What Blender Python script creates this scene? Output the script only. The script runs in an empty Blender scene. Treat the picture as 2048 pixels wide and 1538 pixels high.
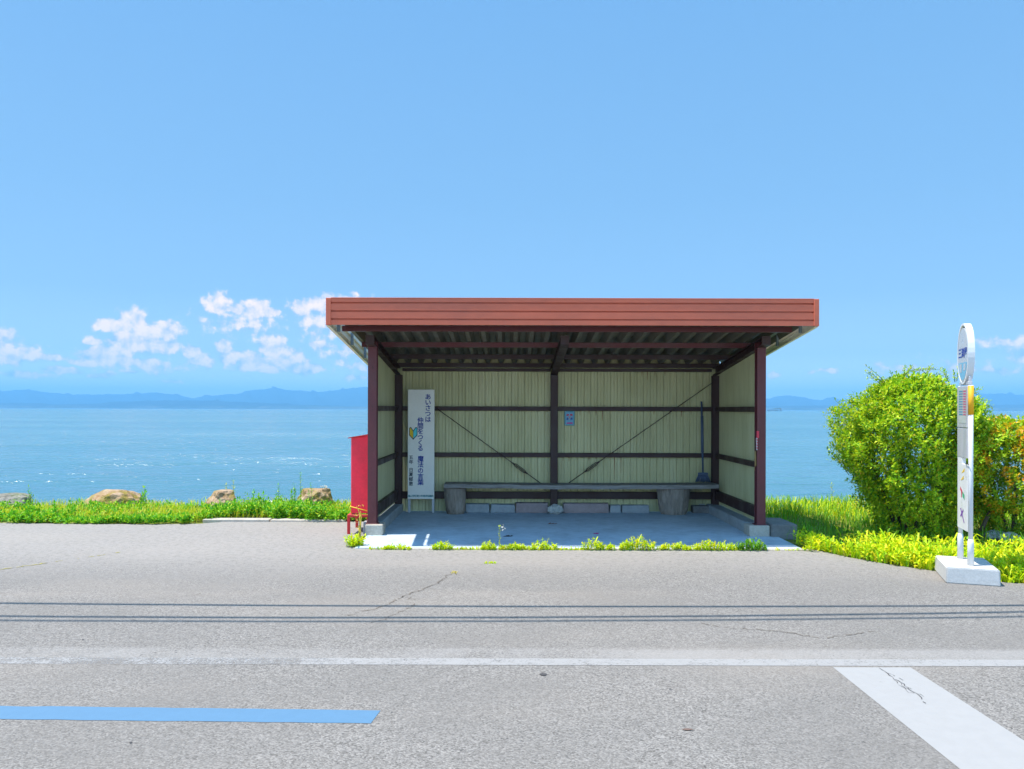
import bpy, bmesh, math, random
from mathutils import Vector, Matrix, Quaternion
random.seed(11)
R = random.uniform
S = bpy.context.scene
COL = S.collection
rad = math.radians

# ------------------------------------------------------------------ camera model
F, CX, CY, EYE, ROLL = 1600.0, 1018.0, 818.0, 1.5, rad(.15)
cr, sr = math.cos(ROLL), math.sin(ROLL)
def W(px, py, D):
    """a point of the photograph at distance D as a point of the place"""
    u, v = (px-CX)/F, -(py-CY)/F
    return Vector(((u*cr - v*sr)*D, D, EYE + (u*sr + v*cr)*D))
def G(px, py, z=0.0):
    u, v = (px-CX)/F, -(py-CY)/F
    k = u*sr + v*cr
    return W(px, py, (z-EYE)/k)
cam = bpy.data.objects.new('camera', bpy.data.cameras.new('camera'))
COL.objects.link(cam); S.camera = cam
cam.matrix_world = Matrix.Translation((0, 0, EYE)) @ Matrix.Rotation(math.pi/2, 4, 'X') @ Matrix.Rotation(ROLL, 4, 'Z')
cam.data.sensor_width = 36; cam.data.lens = 36*F/2048
cam.data.shift_x = (1024-CX)/2048; cam.data.shift_y = (CY-769)/2048
cam.data.clip_start = .05; cam.data.clip_end = 40000

# ------------------------------------------------------------------ node helpers
class NT:
    def __init__(s, nt): s.nt = nt; s.n = nt.nodes; s.l = nt.links
    def new(s, t, **kw):
        n = s.n.new(t)
        for k, v in kw.items(): setattr(n, k, v)
        return n
    def put(s, sock, v):
        if hasattr(v, 'is_output'): s.l.new(v, sock)
        elif v is not None: sock.default_value = v
    def math(s, op, a, b=None, c=None, clamp=False):
        n = s.new('ShaderNodeMath', operation=op, use_clamp=clamp)
        s.put(n.inputs[0], a)
        if b is not None: s.put(n.inputs[1], b)
        if c is not None: s.put(n.inputs[2], c)
        return n.outputs[0]
    def vec(s, op, a, b=None):
        n = s.new('ShaderNodeVectorMath', operation=op)
        s.put(n.inputs[0], a)
        if b is not None:
            if op == 'SCALE': s.put(n.inputs[3], b)
            else: s.put(n.inputs[1], b)
        return n.outputs['Value'] if op in ('LENGTH', 'DISTANCE', 'DOT_PRODUCT') else n.outputs[0]
    def noise(s, v, scale, detail=3, rough=.55, dist=0.0):
        n = s.new('ShaderNodeTexNoise'); s.put(n.inputs['Vector'], v)
        n.inputs['Scale'].default_value = scale; n.inputs['Detail'].default_value = detail
        n.inputs['Roughness'].default_value = rough; n.inputs['Distortion'].default_value = dist
        return n.outputs['Fac']
    def ramp(s, f, stops, interp='LINEAR'):
        n = s.new('ShaderNodeValToRGB'); s.put(n.inputs[0], f)
        cr_ = n.color_ramp; cr_.interpolation = interp
        while len(cr_.elements) < len(stops): cr_.elements.new(.5)
        for e, (p, c) in zip(cr_.elements, stops):
            e.position = p; e.color = (c[0], c[1], c[2], 1) if hasattr(c, '__len__') else (c, c, c, 1)
        return n.outputs[0]
    def mix(s, f, a, b, blend='MIX'):
        n = s.new('ShaderNodeMix', data_type='RGBA', blend_type=blend)
        s.put(n.inputs[0], f)
        for k, v in ((6, a), (7, b)):
            if isinstance(v, (tuple, list)): v = (v[0], v[1], v[2], 1)
            s.put(n.inputs[k], v)
        return n.outputs[2]
    def maprange(s, v, a, b, c=0., d=1., kind='SMOOTHSTEP'):
        n = s.new('ShaderNodeMapRange', interpolation_type=kind)
        s.put(n.inputs[0], v)
        for k, x in ((1, a), (2, b), (3, c), (4, d)): n.inputs[k].default_value = x
        return n.outputs[0]
    def objco(s, scale=None):
        o = s.new('ShaderNodeTexCoord').outputs['Object']
        if scale:
            m = s.new('ShaderNodeMapping'); s.l.new(o, m.inputs[0]); m.inputs[3].default_value = scale
            o = m.outputs[0]
        return o
    def worldco(s, scale=None):
        o = s.new('ShaderNodeNewGeometry').outputs['Position']
        if scale:
            m = s.new('ShaderNodeMapping'); s.l.new(o, m.inputs[0]); m.inputs[3].default_value = scale
            o = m.outputs[0]
        return o
    def bump(s, h, strength=.3, dist=.01, normal=None):
        n = s.new('ShaderNodeBump'); s.put(n.inputs['Height'], h)
        n.inputs['Strength'].default_value = strength; n.inputs['Distance'].default_value = dist
        if normal is not None: s.put(n.inputs['Normal'], normal)
        return n.outputs[0]

def material(name, rough=.6, color=(.5, .5, .5), spec=.4, metal=0.):
    m = bpy.data.materials.new(name); m.use_nodes = True
    t = NT(m.node_tree); p = t.n['Principled BSDF']
    p.inputs['Base Color'].default_value = (*color, 1); p.inputs['Roughness'].default_value = rough
    p.inputs['Specular IOR Level'].default_value = spec; p.inputs['Metallic'].default_value = metal
    return m, t, p

def painted(name, c, vary=.18, scale=6, rough=.5, bump=.05, speck=None, stretch=(1, 1, 1), spec=.4, metal=0.):
    """paint or metal with soft uneven weathering, fine dirt and a trace of relief"""
    m, t, p = material(name, rough, c, spec, metal)
    co = t.worldco(stretch)
    n1 = t.noise(co, scale, 4, .6); n2 = t.noise(co, scale*9, 3, .6)
    k = t.math('ADD', t.math('MULTIPLY', n1, .7), t.math('MULTIPLY', n2, .3))
    lo = tuple(x*(1-vary) for x in c); hi = tuple(min(1, x*(1+vary)) for x in c)
    colr = t.ramp(k, [(.3, lo), (.7, hi)])
    if speck:
        s2 = t.maprange(t.noise(co, scale*4, 5, .7), .6, .72)
        colr = t.mix(s2, colr, speck)
    t.l.new(colr, p.inputs['Base Color'])
    t.l.new(t.maprange(n1, .3, .7, rough-.1, min(1, rough+.15)), p.inputs['Roughness'])
    t.l.new(t.bump(n2, bump, .004), p.inputs['Normal'])
    return m

def flat(name, c, rough=.5): return painted(name, c, .08, 14, rough, .02)

def leaf(name, stops, trans=.35, rough=.5):
    """leaves: one colour per leaf, picked from the stops, and light shining through"""
    m = bpy.data.materials.new(name); m.use_nodes = True
    t = NT(m.node_tree); p = t.n['Principled BSDF']
    g = t.new('ShaderNodeNewGeometry')
    c = t.ramp(g.outputs['Random Per Island'], stops)
    t.l.new(c, p.inputs['Base Color']); p.inputs['Roughness'].default_value = rough
    p.inputs['Specular IOR Level'].default_value = .25
    tr = t.new('ShaderNodeBsdfTranslucent')
    c2 = t.mix(1, c, (1.0, 1.0, .55), 'MULTIPLY'); t.l.new(c2, tr.inputs[0])
    mx = t.new('ShaderNodeMixShader'); mx.inputs[0].default_value = trans
    t.l.new(p.outputs[0], mx.inputs[1]); t.l.new(tr.outputs[0], mx.inputs[2])
    t.l.new(mx.outputs[0], t.n['Material Output'].inputs[0])
    return m

# ------------------------------------------------------------------ mesh builder
class MB:
    def __init__(s): s.v = []; s.f = []; s.m = []; s.sm = []
    def add(s, vs, fs, mi=0, smooth=False):
        o = len(s.v); s.v.extend(tuple(x) for x in vs)
        for f in fs: s.f.append(tuple(i+o for i in f)); s.m.append(mi); s.sm.append(smooth)
        return s
    def bm(s, b, mi=0, smooth=False):
        b.verts.index_update()
        s.add([v.co for v in b.verts], [[v.index for v in f.verts] for f in b.faces], mi, smooth); b.free(); return s
    def box(s, x0, x1, y0, y1, z0, z1, bev=.004, mi=0, M=None):
        b = bmesh.new(); bmesh.ops.create_cube(b, size=1)
        for v in b.verts:
            v.co = Vector(((x0+x1)/2 + v.co.x*(x1-x0), (y0+y1)/2 + v.co.y*(y1-y0), (z0+z1)/2 + v.co.z*(z1-z0)))
        if bev > 0:
            bmesh.ops.bevel(b, geom=list(b.edges), offset=min(bev, .4*min(x1-x0, y1-y0, z1-z0)), segments=1, affect='EDGES')
        if M is not None: bmesh.ops.transform(b, matrix=M, verts=b.verts)
        return s.bm(b, mi)
    def hexa(s, p, mi=0, bev=0.):
        """8 corners: bottom ring 0-3, top ring 4-7"""
        fs = [(3, 2, 1, 0), (4, 5, 6, 7), (0, 1, 5, 4), (1, 2, 6, 5), (2, 3, 7, 6), (3, 0, 4, 7)]
        if not bev: return s.add(p, fs, mi)
        b = bmesh.new(); vs = [b.verts.new(q) for q in p]
        for f in fs: b.faces.new([vs[i] for i in f])
        bmesh.ops.recalc_face_normals(b, faces=b.faces)
        bmesh.ops.bevel(b, geom=list(b.edges), offset=bev, segments=1, affect='EDGES')
        return s.bm(b, mi)
    def extrude(s, prof, a, b, fn, mi=0, closed=True, caps=True):
        """profile of (p,q) swept from a to b; fn(t,p,q) gives the point"""
        n = len(prof)
        vs = [fn(a, p, q) for p, q in prof] + [fn(b, p, q) for p, q in prof]
        fs = [(i, (i+1) % n, n+(i+1) % n, n+i) for i in range(n if closed else n-1)]
        if closed and caps: fs += [tuple(reversed(range(n))), tuple(range(n, 2*n))]
        return s.add(vs, fs, mi)
    def tube(s, pts, r, seg=8, mi=0, cap=True):
        pts = [Vector(p) for p in pts]
        rs = r if hasattr(r, '__len__') else [r]*len(pts)
        vs = []; up = None
        for i, p in enumerate(pts):
            d = (pts[min(i+1, len(pts)-1)] - pts[max(i-1, 0)]).normalized()
            if up is None: up = Vector((0, 0, 1)) if abs(d.z) < .9 else Vector((1, 0, 0))
            a = d.cross(up).normalized(); b = a.cross(d).normalized(); up = b
            for k in range(seg):
                t = 2*math.pi*k/seg
                vs.append(p + (a*math.cos(t) + b*math.sin(t))*rs[i])
        fs = []
        for i in range(len(pts)-1):
            for k in range(seg):
                fs.append((i*seg+k, i*seg+(k+1) % seg, (i+1)*seg+(k+1) % seg, (i+1)*seg+k))
        if cap: fs += [tuple(reversed(range(seg))), tuple(range((len(pts)-1)*seg, len(pts)*seg))]
        return s.add(vs, fs, mi, True)
    def build(s, name, mats, parent=None, loc=None):
        me = bpy.data.meshes.new(name)
        vs = s.v
        if loc is not None: vs = [(x-loc[0], y-loc[1], z-loc[2]) for x, y, z in vs]
        me.from_pydata(vs, [], s.f)
        if not isinstance(mats, (list, tuple)): mats = [mats]
        for m in mats: me.materials.append(m)
        me.polygons.foreach_set('material_index', s.m)
        me.polygons.foreach_set('use_smooth', s.sm)
        me.update()
        o = bpy.data.objects.new(name, me); COL.objects.link(o)
        if loc is not None: o.location = loc
        if parent: o.parent = parent
        return o

def tag(o, label=None, cat=None, group=None, kind=None):
    if label: o['label'] = label
    if cat: o['category'] = cat
    if group: o['group'] = group
    if kind: o['kind'] = kind
    return o
def empty(name, label, cat, loc=(0, 0, 0), rz=0., group=None):
    o = bpy.data.objects.new(name, None); COL.objects.link(o)
    o.location = loc; o.rotation_euler = (0, 0, rz); o.empty_display_size = .2
    return tag(o, label, cat, group)
def inv(o):
    """build parts in place coordinates under a moved empty"""
    return Matrix.Translation(o.location) @ o.rotation_euler.to_matrix().to_4x4()
def part(mb, name, mats, root):
    o = mb.build(name, mats, root)
    if root.parent is None and root.type == 'EMPTY': o.matrix_parent_inverse = inv(root).inverted()
    return o

def glyphs(mb, text, x, z, h, y, mi=0, M=None, bold=True, wscale=1.0):
    """flat lettering centred on (x, z), facing -Y, laid on plane y"""
    cu = bpy.data.curves.new('t', 'FONT'); cu.body = text; cu.size = h; cu.resolution_u = 2
    cu.align_x = 'CENTER'; cu.align_y = 'CENTER'; cu.offset = h*.008
    o = bpy.data.objects.new('t', cu); COL.objects.link(o)
    dg = bpy.context.evaluated_depsgraph_get()
    me = bpy.data.meshes.new_from_object(o.evaluated_get(dg))
    vs = [Vector((x + v.co.x*wscale, y, z + v.co.y)) for v in me.vertices]
    if M is not None: vs = [M @ v for v in vs]
    mb.add(vs, [tuple(p.vertices) for p in me.polygons], mi)
    if bold:      # heavier strokes: the same letter again, a hair to the side and behind
        for k_, (dx, dz) in enumerate(((.036*h, 0), (.01*h, .026*h))):
            w_ = [Vector((x + v.co.x*wscale + dx, y + .0003*(k_+1), z + v.co.y + dz)) for v in me.vertices]
            if M is not None: w_ = [M @ v for v in w_]
            mb.add(w_, [tuple(p.vertices) for p in me.polygons], mi)
    bpy.data.objects.remove(o); bpy.data.curves.remove(cu); bpy.data.meshes.remove(me)

def poly(mb, pts, y, mi=0, M=None):
    vs = [Vector((x, y, z)) for x, z in pts]
    if M is not None: vs = [M @ v for v in vs]
    mb.add(vs, [tuple(range(len(vs)))], mi)

# ------------------------------------------------------------------ light and sky
SUN = Vector((-.384, -.036, 1)).normalized()
S.view_settings.view_transform = 'Standard'; S.view_settings.look = 'None'
S.view_settings.exposure = EXPOSURE = 1.0; S.view_settings.gamma = 1.0
sun = bpy.data.objects.new('sun', bpy.data.lights.new('sun', 'SUN')); COL.objects.link(sun)
sun.data.energy = 4.2; sun.data.angle = rad(.5); sun.data.color = (1, .95, .87)
sun.rotation_euler = SUN.to_track_quat('Z', 'Y').to_euler(); sun.location = (-8, -1, 20)

def build_world():
    w = bpy.data.worlds.new('World'); S.world = w; w.use_nodes = True
    t = NT(w.node_tree); bg = t.n['Background']
    sky = t.new('ShaderNodeTexSky', sky_type='NISHITA', sun_disc=False)
    sky.sun_elevation = math.asin(SUN.z); sky.sun_rotation = math.atan2(SUN.x, SUN.y)
    sky.air_density = 1.0; sky.dust_density = .2; sky.ozone_density = 4.0
    d = t.new('ShaderNodeTexCoord').outputs['Generated']
    sep = t.new('ShaderNodeSeparateXYZ'); t.l.new(d, sep.inputs[0])
    az = t.math('ARCTAN2', sep.outputs[0], sep.outputs[1])
    el = t.math('ARCSINE', sep.outputs[2])
    # clear summer air: the physical sky drawn towards an even azure, a little paler low down
    azure = t.ramp(t.maprange(el, 0., .5, 0, 1, 'LINEAR'), [(q_, tuple(x_*GAIN for x_ in c_)) for q_, c_ in SKY_STOPS])
    base = t.mix(SKY_MIX, sky.outputs[0], azure)
    rear_fill = t.maprange(sep.outputs[1], .15, -.55, 1, 2.2)  # added fill: sky behind the camera brightened for the shelter front and interior
    base = t.vec('SCALE', base, rear_fill)
    # clouds: low cumulus in compass directions of the place
    com = t.new('ShaderNodeCombineXYZ'); t.l.new(az, com.inputs[0]); t.l.new(el, com.inputs[1])
    p0 = com.outputs[0]
    wn = t.new('ShaderNodeTexNoise'); t.l.new(p0, wn.inputs['Vector'])
    wn.inputs['Scale'].default_value = 60; wn.inputs['Detail'].default_value = 2
    warp = t.vec('SCALE', t.vec('SUBTRACT', wn.outputs['Color'], (.5, .5, .5)), .014)
    p = t.vec('ADD', p0, warp)
    acc = None
    for cx, cy, rx, ry, k in CLOUDS:
        u, v = (cx-CX)/F, -(cy-CY)/F
        u, v = u*cr - v*sr, u*sr + v*cr
        a = math.atan(u); e = math.atan(v*math.cos(a))
        q = t.vec('MULTIPLY', t.vec('SUBTRACT', p, (a, e, 0)), (F*math.cos(a)**2*-1/rx, F/ry, 0))
        g = t.math('MULTIPLY_ADD', t.vec('LENGTH', q), -k, k)
        acc = g if acc is None else t.math('SMOOTH_MAX', acc, g, .12)
    n = t.noise(p0, 70, 7, .56)
    n2 = t.noise(t.vec('ADD', p0, (.004, -.0075, 0)), 70, 7, .56)
    field = t.math('ADD', acc, t.math('MULTIPLY', t.math('SUBTRACT', n, .5), 1.5))
    dens = t.maprange(field, -.06, .34)
    relief = t.math('MULTIPLY_ADD', t.math('SUBTRACT', n, n2), 3.6, .40)  # cloud light and shade painted into the colour from offset noise
    lit = t.math('ADD', t.math('MULTIPLY', t.maprange(field, -.1, .6), .5), t.math('MULTIPLY', relief, .62), clamp=True)
    cc = t.mix(lit, CLOUD_DARK, CLOUD_LIT)
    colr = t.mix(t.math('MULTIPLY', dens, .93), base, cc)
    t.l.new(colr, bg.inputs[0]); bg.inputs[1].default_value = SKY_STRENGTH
SKY_STRENGTH = .1
GAIN = 1/(SKY_STRENGTH*2**EXPOSURE)
SKY_MIX = .8
SKY_STOPS = [(0, (1.15, 1.35, 1.28)), (.06, (.86, 1.08, 1.12)), (.13, (.45, .70, .92)), (.27, (.295, .555, .86)), (.5, (.245, .515, .855)), (1, (.195, .475, .875))]
CLOUD_LIT = tuple(x*GAIN for x in (1.45, 1.15, 1.05)); CLOUD_DARK = tuple(x*GAIN for x in (.48, .66, .93))
CLOUDS = [(5, 668, 20, 15, .8), (20, 712, 48, 18, 1), (88, 713, 36, 9, .9), (125, 741, 28, 9, 1), (30, 750, 45, 8, .6),
 (268, 638, 26, 26, 1), (222, 650, 32, 16, .9), (302, 665, 42, 22, 1), (335, 660, 32, 20, 1), (265, 682, 50, 24, 1), (310, 692, 42, 18, .9),
 (215, 706, 42, 18, 1), (255, 722, 48, 10, .9), (188, 683, 16, 10, .9), (165, 722, 28, 8, .7), (200, 749, 26, 6, .7), (260, 744, 20, 5, .9), (300, 735, 80, 16, .35),
 (384, 704, 16, 16, 1), (402, 722, 28, 14, 1), (438, 608, 30, 22, 1), (475, 620, 22, 12, .9), (512, 618, 34, 24, 1), (542, 622, 18, 10, .9), (490, 648, 70, 26, .35),
 (445, 694, 18, 16, 1), (465, 715, 28, 14, 1), (502, 720, 28, 20, 1), (545, 690, 34, 28, .9), (520, 735, 55, 12, 1), (572, 722, 50, 18, .9), (612, 736, 40, 12, .8), (560, 700, 36, 22, .8),
 (600, 616, 30, 18, 1), (642, 610, 30, 22, 1), (655, 588, 16, 12, 1), (640, 650, 44, 36, .42), (636, 690, 22, 12, .9), (700, 700, 60, 50, .3), (715, 733, 26, 8, .7), (712, 755, 28, 5, .6),
 (345, 762, 24, 4, .6), (700, 600, 50, 14, .8), (1548, 749, 15, 9, 1), (1660, 741, 17, 7, 1), (1620, 742, 10, 5, .6), (2020, 682, 42, 12, .5), (1985, 740, 34, 8, .5), (1850, 735, 60, 16, .3), (2100, 700, 50, 30, .8),
 (-120, 700, 90, 40, .9), (-260, 690, 60, 50, 1), (2300, 720, 90, 30, .8)]
build_world()

# ------------------------------------------------------------------ materials
M = {}
def asphalt(name, lo, hi, warm):
    m, t, p = material(name, .85, hi, .25)
    co = t.worldco()
    vo = t.new('ShaderNodeTexVoronoi'); t.l.new(co, vo.inputs['Vector']); vo.inputs['Scale'].default_value = 125
    st = t.new('ShaderNodeSeparateColor'); t.l.new(vo.outputs['Color'], st.inputs[0])
    n_f = t.noise(co, 170, 3, .7); n_m = t.noise(co, 18, 4, .65); n_b = t.noise(co, .9, 4, .6); n_w = t.noise(t.worldco((.35, 1, 1)), .6, 3, .5)
    k = t.math('ADD', t.math('MULTIPLY', st.outputs[0], .5), t.math('ADD', t.math('MULTIPLY', n_f, .35), t.math('MULTIPLY', n_m, .17)))
    mid = tuple((a+b)/2 for a, b in zip(lo, hi))
    c = t.ramp(k, [(.18, tuple(x*.4 for x in lo)), (.32, lo), (.51, mid), (.72, hi), (.88, tuple(min(1, x*1.5) for x in hi))])
    c = t.mix(t.maprange(n_b, .35, .7, 0, .55), c, tuple(x*.84 for x in mid))
    c = t.mix(t.maprange(n_w, .45, .75, 0, .5), c, warm)
    sy_ = t.new('ShaderNodeSeparateXYZ'); t.l.new(co, sy_.inputs[0])
    dirt = t.math('MULTIPLY', t.maprange(t.math('ADD', sy_.outputs[1], t.math('MULTIPLY', n_b, 1.6)), 7.4, 9.4), t.maprange(n_m, .3, .6, .25, .75))
    c = t.mix(dirt, c, (.30, .275, .25))
    c = t.mix(t.math('MULTIPLY', t.maprange(t.math('ABSOLUTE', t.math('SUBTRACT', t.math('ADD', sy_.outputs[1], t.math('MULTIPLY', n_m, .08)), 4.93)), .06, .15, .4, 0), t.maprange(n_b, .3, .6)), c, (.34, .325, .31))
    # pits in the tired surface in front of the shelter
    pit = t.math('MULTIPLY', t.maprange(t.noise(co, 42, 2, .5), .66, .72), t.maprange(t.noise(co, 1.3, 2, .5), .5, .62))
    c = t.mix(t.math('MULTIPLY', pit, .75), c, (.03, .03, .035))
    t.l.new(c, p.inputs['Base Color'])
    t.l.new(t.bump(k, .55, .006), p.inputs['Normal'])
    return m
M['asphalt'] = asphalt('asphalt', (.128, .118, .107), (.255, .237, .217), (.29, .25, .21))
def concrete(name, c, dark=.7, scale=3., rough=.85):
    m, t, p = material(name, rough, c, .25)
    co = t.worldco()
    n1 = t.noise(co, scale, 6, .65); n2 = t.noise(co, 90, 3, .6); n3 = t.noise(co, scale*5, 3, .6)
    k = t.math('ADD', t.math('MULTIPLY', n1, .6), t.math('MULTIPLY', n3, .4))
    cc = t.ramp(k, [(.32, tuple(x*dark for x in c)), (.55, c), (.72, tuple(min(1, x*1.12) for x in c))])
    cc = t.mix(t.maprange(n2, .35, .65, .25, 0), cc, tuple(x*.6 for x in c))
    t.l.new(cc, p.inputs['Base Color'])
    t.l.new(t.bump(t.math('ADD', n2, n3), .35, .005), p.inputs['Normal'])
    return m
M['floor'] = concrete('floor_concrete', (.46, .54, .605), .7, 2.2)
M['base'] = concrete('cast_concrete', (.46, .41, .34), .72, 6)
M['grey_block'] = concrete('grey_block', (.33, .35, .36), .7, 5)
M['pink_block'] = concrete('pinkish_block', (.34, .26, .25), .7, 5)
M['white_block'] = concrete('painted_concrete', (.52, .51, .49), .86, 7)
M['dark_block'] = concrete('dark_block', (.20, .19, .18), .6, 5)
M['fascia'] = painted('brick_red_siding', (.55, .115, .055), .2, 2.2, .42, .03, None, (.35, 1, 1))
M['fascia_back'] = painted('cream_siding_back', (.78, .73, .58), .12, 5, .55, .03)
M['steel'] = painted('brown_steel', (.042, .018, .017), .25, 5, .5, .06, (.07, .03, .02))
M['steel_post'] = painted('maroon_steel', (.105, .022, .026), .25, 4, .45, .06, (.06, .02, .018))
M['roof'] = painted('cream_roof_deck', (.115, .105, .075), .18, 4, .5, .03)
M['galv'] = painted('galvanised_strap', (.20, .26, .30), .2, 20, .45, .05, None, (1, 1, 1), .5, .3)
def siding():
    m, t, p = material('cream_siding', .5, (.5, .48, .3), .35)
    co = t.worldco((1, 1, .25))
    n1 = t.noise(co, 3, 5, .6); n2 = t.noise(t.worldco((6, 6, .5)), 6, 4, .6)
    c = t.ramp(n1, [(.3, (.42, .40, .20)), (.58, (.53, .51, .28)), (.8, (.57, .54, .34))])
    c = t.mix(t.maprange(n2, .5, .76, 0, .4), c, (.27, .22, .11))
    t.l.new(c, p.inputs['Base Color']); t.l.new(t.bump(n1, .05, .01), p.inputs['Normal'])
    return m
M['siding'] = siding()
M['rust'] = painted('rust', (.20, .05, .02), .3, 30, .9, .1)
M['wood'] = None
def wood(name, a, b, stretch, rings=14):
    m, t, p = material(name, .85, a, .2)
    co = t.worldco(stretch)
    n = t.noise(co, rings, 6, .7, .6); n2 = t.noise(t.worldco(), 4, 3, .5)
    c = t.mix(t.math('MULTIPLY', t.maprange(n2, .35, .65), .5), t.ramp(n, [(.28, tuple(x*.4 for x in a)), (.5, a), (.72, b)]), tuple((x+y)/2*.8 for x, y in zip(a, b)))
    t.l.new(c, p.inputs['Base Color']); t.l.new(t.bump(n, .5, .008), p.inputs['Normal'])
    return m
M['plank'] = wood('weathered_plank', (.24, .22, .20), (.38, .35, .33), (.25, 4, 4))
M['log'] = wood('weathered_log', (.24, .19, .15), (.40, .35, .30), (3, 3, .5), 9)
M['red'] = painted('red_cabinet_paint', (.90, .022, .05), .2, 4, .45, .03)
M['red_dark'] = painted('red_frame_paint', (.55, .02, .02), .15, 8, .5, .04)
M['cord'] = flat('yellow_cord', (.70, .45, .03))
M['panel'] = painted('sign_panel', (.82, .80, .74), .06, 4, .5, .01)
M['alu'] = painted('aluminium', (.45, .47, .50), .1, 20, .4, .02, None, (1, 1, .2), .5, .25)
M['blue_ink'] = flat('blue_ink', (.012, .035, .28)); M['black_ink'] = flat('dark_ink', (.02, .03, .05))
M['teal_ink'] = flat('teal_ink', (.01, .20, .22)); M['yellow'] = flat('mark_yellow', (.75, .50, .02)); M['cyan'] = flat('mark_cyan', (.10, .62, .66))
M['lime'] = flat('mark_lime', (.50, .72, .15))
M['white'] = painted('white_enamel', (.66, .65, .64), .05, 8, .35, .01)
M['sign_blue'] = flat('pale_blue', (.16, .38, .52), .3); M['sign_white'] = flat('sign_white', (.42, .44, .46), .3)
M['paper'] = flat('timetable_paper', (.40, .43, .40)); M['pink'] = flat('pink_print', (.45, .08, .16)); M['print_blue'] = flat('blue_print', (.08, .22, .34))
M['orange'] = flat('orange_wrap', (.80, .38, .01)); M['brushed'] = painted('brushed_metal', (.50, .49, .51), .1, 14, .4, .02, None, (1, 1, .1), .5, .3)
M['dark'] = flat('black_cap', (.02, .02, .02)); M['purple'] = flat('purple_mark', (.16, .02, .30)); M['green_mark'] = flat('green_mark', (.05, .35, .18)); M['red_mark'] = flat('red_mark', (.55, .03, .06))
M['poster'] = flat('poster_cyan', (.10, .34, .42)); M['poster_in'] = flat('poster_blue', (.16, .36, .52)); M['magenta'] = flat('poster_magenta', (.50, .03, .20)); M['salmon'] = flat('poster_salmon', (.52, .22, .17)); M['navy'] = flat('poster_navy', (.03, .08, .30))
M['broom'] = flat('blue_grey_plastic', (.07, .10, .17)); M['stick'] = wood('stick', (.30, .20, .08), (.45, .32, .14), (4, 4, .5))
def rock(name, a, b, moss):
    m, t, p = material(name, .9, a, .2)
    co = t.worldco(); n = t.noise(co, 6, 6, .65); n2 = t.noise(co, 40, 4, .6); n3 = t.noise(co, 5, 4, .6)
    c = t.ramp(n, [(.3, a), (.65, b)]); c = t.mix(t.maprange(n3, .46, .62, 0, .8), c, moss)
    c = t.mix(t.maprange(n2, .55, .7, 0, .5), c, tuple(x*.4 for x in a))
    t.l.new(c, p.inputs['Base Color']); t.l.new(t.bump(t.math('ADD', n, n2), .7, .02), p.inputs['Normal'])
    return m
M['rock'] = rock('ochre_rock', (.24, .13, .045), (.44, .32, .22), (.22, .18, .02))
M['rock_dark'] = rock('grey_rock', (.14, .13, .10), (.34, .31, .27), (.09, .12, .03))
M['stone'] = rock('pale_stone', (.36, .36, .34), (.50, .49, .46), (.42, .42, .38))
def soil():
    m, t, p = material('soil', .95, (.16, .13, .06), .1)
    co = t.worldco(); n = t.noise(co, 7, 6, .7); n2 = t.noise(co, 60, 3, .6)
    c = t.ramp(t.math('ADD', t.math('MULTIPLY', n, .6), t.math('MULTIPLY', n2, .4)), [(.3, (.08, .10, .02)), (.5, (.18, .20, .03)), (.7, (.30, .24, .08))])
    t.l.new(c, p.inputs['Base Color']); t.l.new(t.bump(n2, .6, .02), p.inputs['Normal'])
    return m
M['soil'] = soil()
def paint(name, c, wear_lo, wear_hi, fade=None):
    """road paint laid thin: grains of the road show through where it is worn"""
    m, t, p = material(name, .7, c, .3)
    co = t.worldco(); n = t.noise(co, 70, 3, .7); n2 = t.noise(co, 2.2, 4, .6); n3 = t.noise(co, 14, 4, .6)
    k = t.math('ADD', t.math('MULTIPLY', n, .5), t.math('ADD', t.math('MULTIPLY', n2, .3), t.math('MULTIPLY', n3, .2)))
    if fade:
        sx = t.new('ShaderNodeSeparateXYZ'); t.l.new(co, sx.inputs[0])
        k = t.math('ADD', k, t.ramp(t.maprange(sx.outputs[0], -4, 4, 0, 1, 'LINEAR'), fade))
    a = t.maprange(k, wear_lo, wear_hi)
    cc = t.mix(t.maprange(n3, .3, .7, 0, .2), c, tuple(x*.8 for x in c))
    tr = t.new('ShaderNodeBsdfTransparent'); mx = t.new('ShaderNodeMixShader')
    t.l.new(cc, p.inputs['Base Color']); t.l.new(t.bump(n, .3, .003), p.inputs['Normal'])
    t.l.new(a, mx.inputs[0]); t.l.new(p.outputs[0], mx.inputs[1]); t.l.new(tr.outputs[0], mx.inputs[2])
    t.l.new(mx.outputs[0], t.n['Material Output'].inputs[0])
    return m
M['line'] = paint('white_road_paint', (.285, .275, .265), .50, .74, [(0, .02), (.10, .05), (.15, .10), (.33, .115), (.36, .06), (.42, .02), (.62, 0), (1, -.05)])
M['bar'] = paint('fresh_white_road_paint', (.305, .297, .288), .74, .86)
M['blue_line'] = paint('blue_road_paint', (.085, .18, .285), .70, .86)
M['crack'] = flat('crack', (.13, .105, .08), .95); M['moss'] = leaf('moss', [(0, (.30, .25, .04)), (1, (.40, .34, .05))], .1)
M['crack_black'] = flat('crack_black', (.06, .055, .055), .95)

# ------------------------------------------------------------------ setting
def setting(o, kind='structure'): o['kind'] = kind; return o
mb = MB()   # soil sheet that falls to the lake bed
ys = [-60, 8, 10, 12, 13, 13.6, 14.6, 16, 30]; zs = [-.012, -.012, -.012, -.02, -.08, -.35, -1.15, -2.2, -2.6]
xs = [-60, -20, -8, -4, 0, 4, 8, 20, 60]
mb.add([(x, y, z) for y, z in zip(ys, zs) for x in xs],
       [(j*9+i, j*9+i+1, j*9+i+10, j*9+i+9) for j in range(8) for i in range(8)], 0, True)
setting(mb.build('ground', M['soil']))
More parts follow.
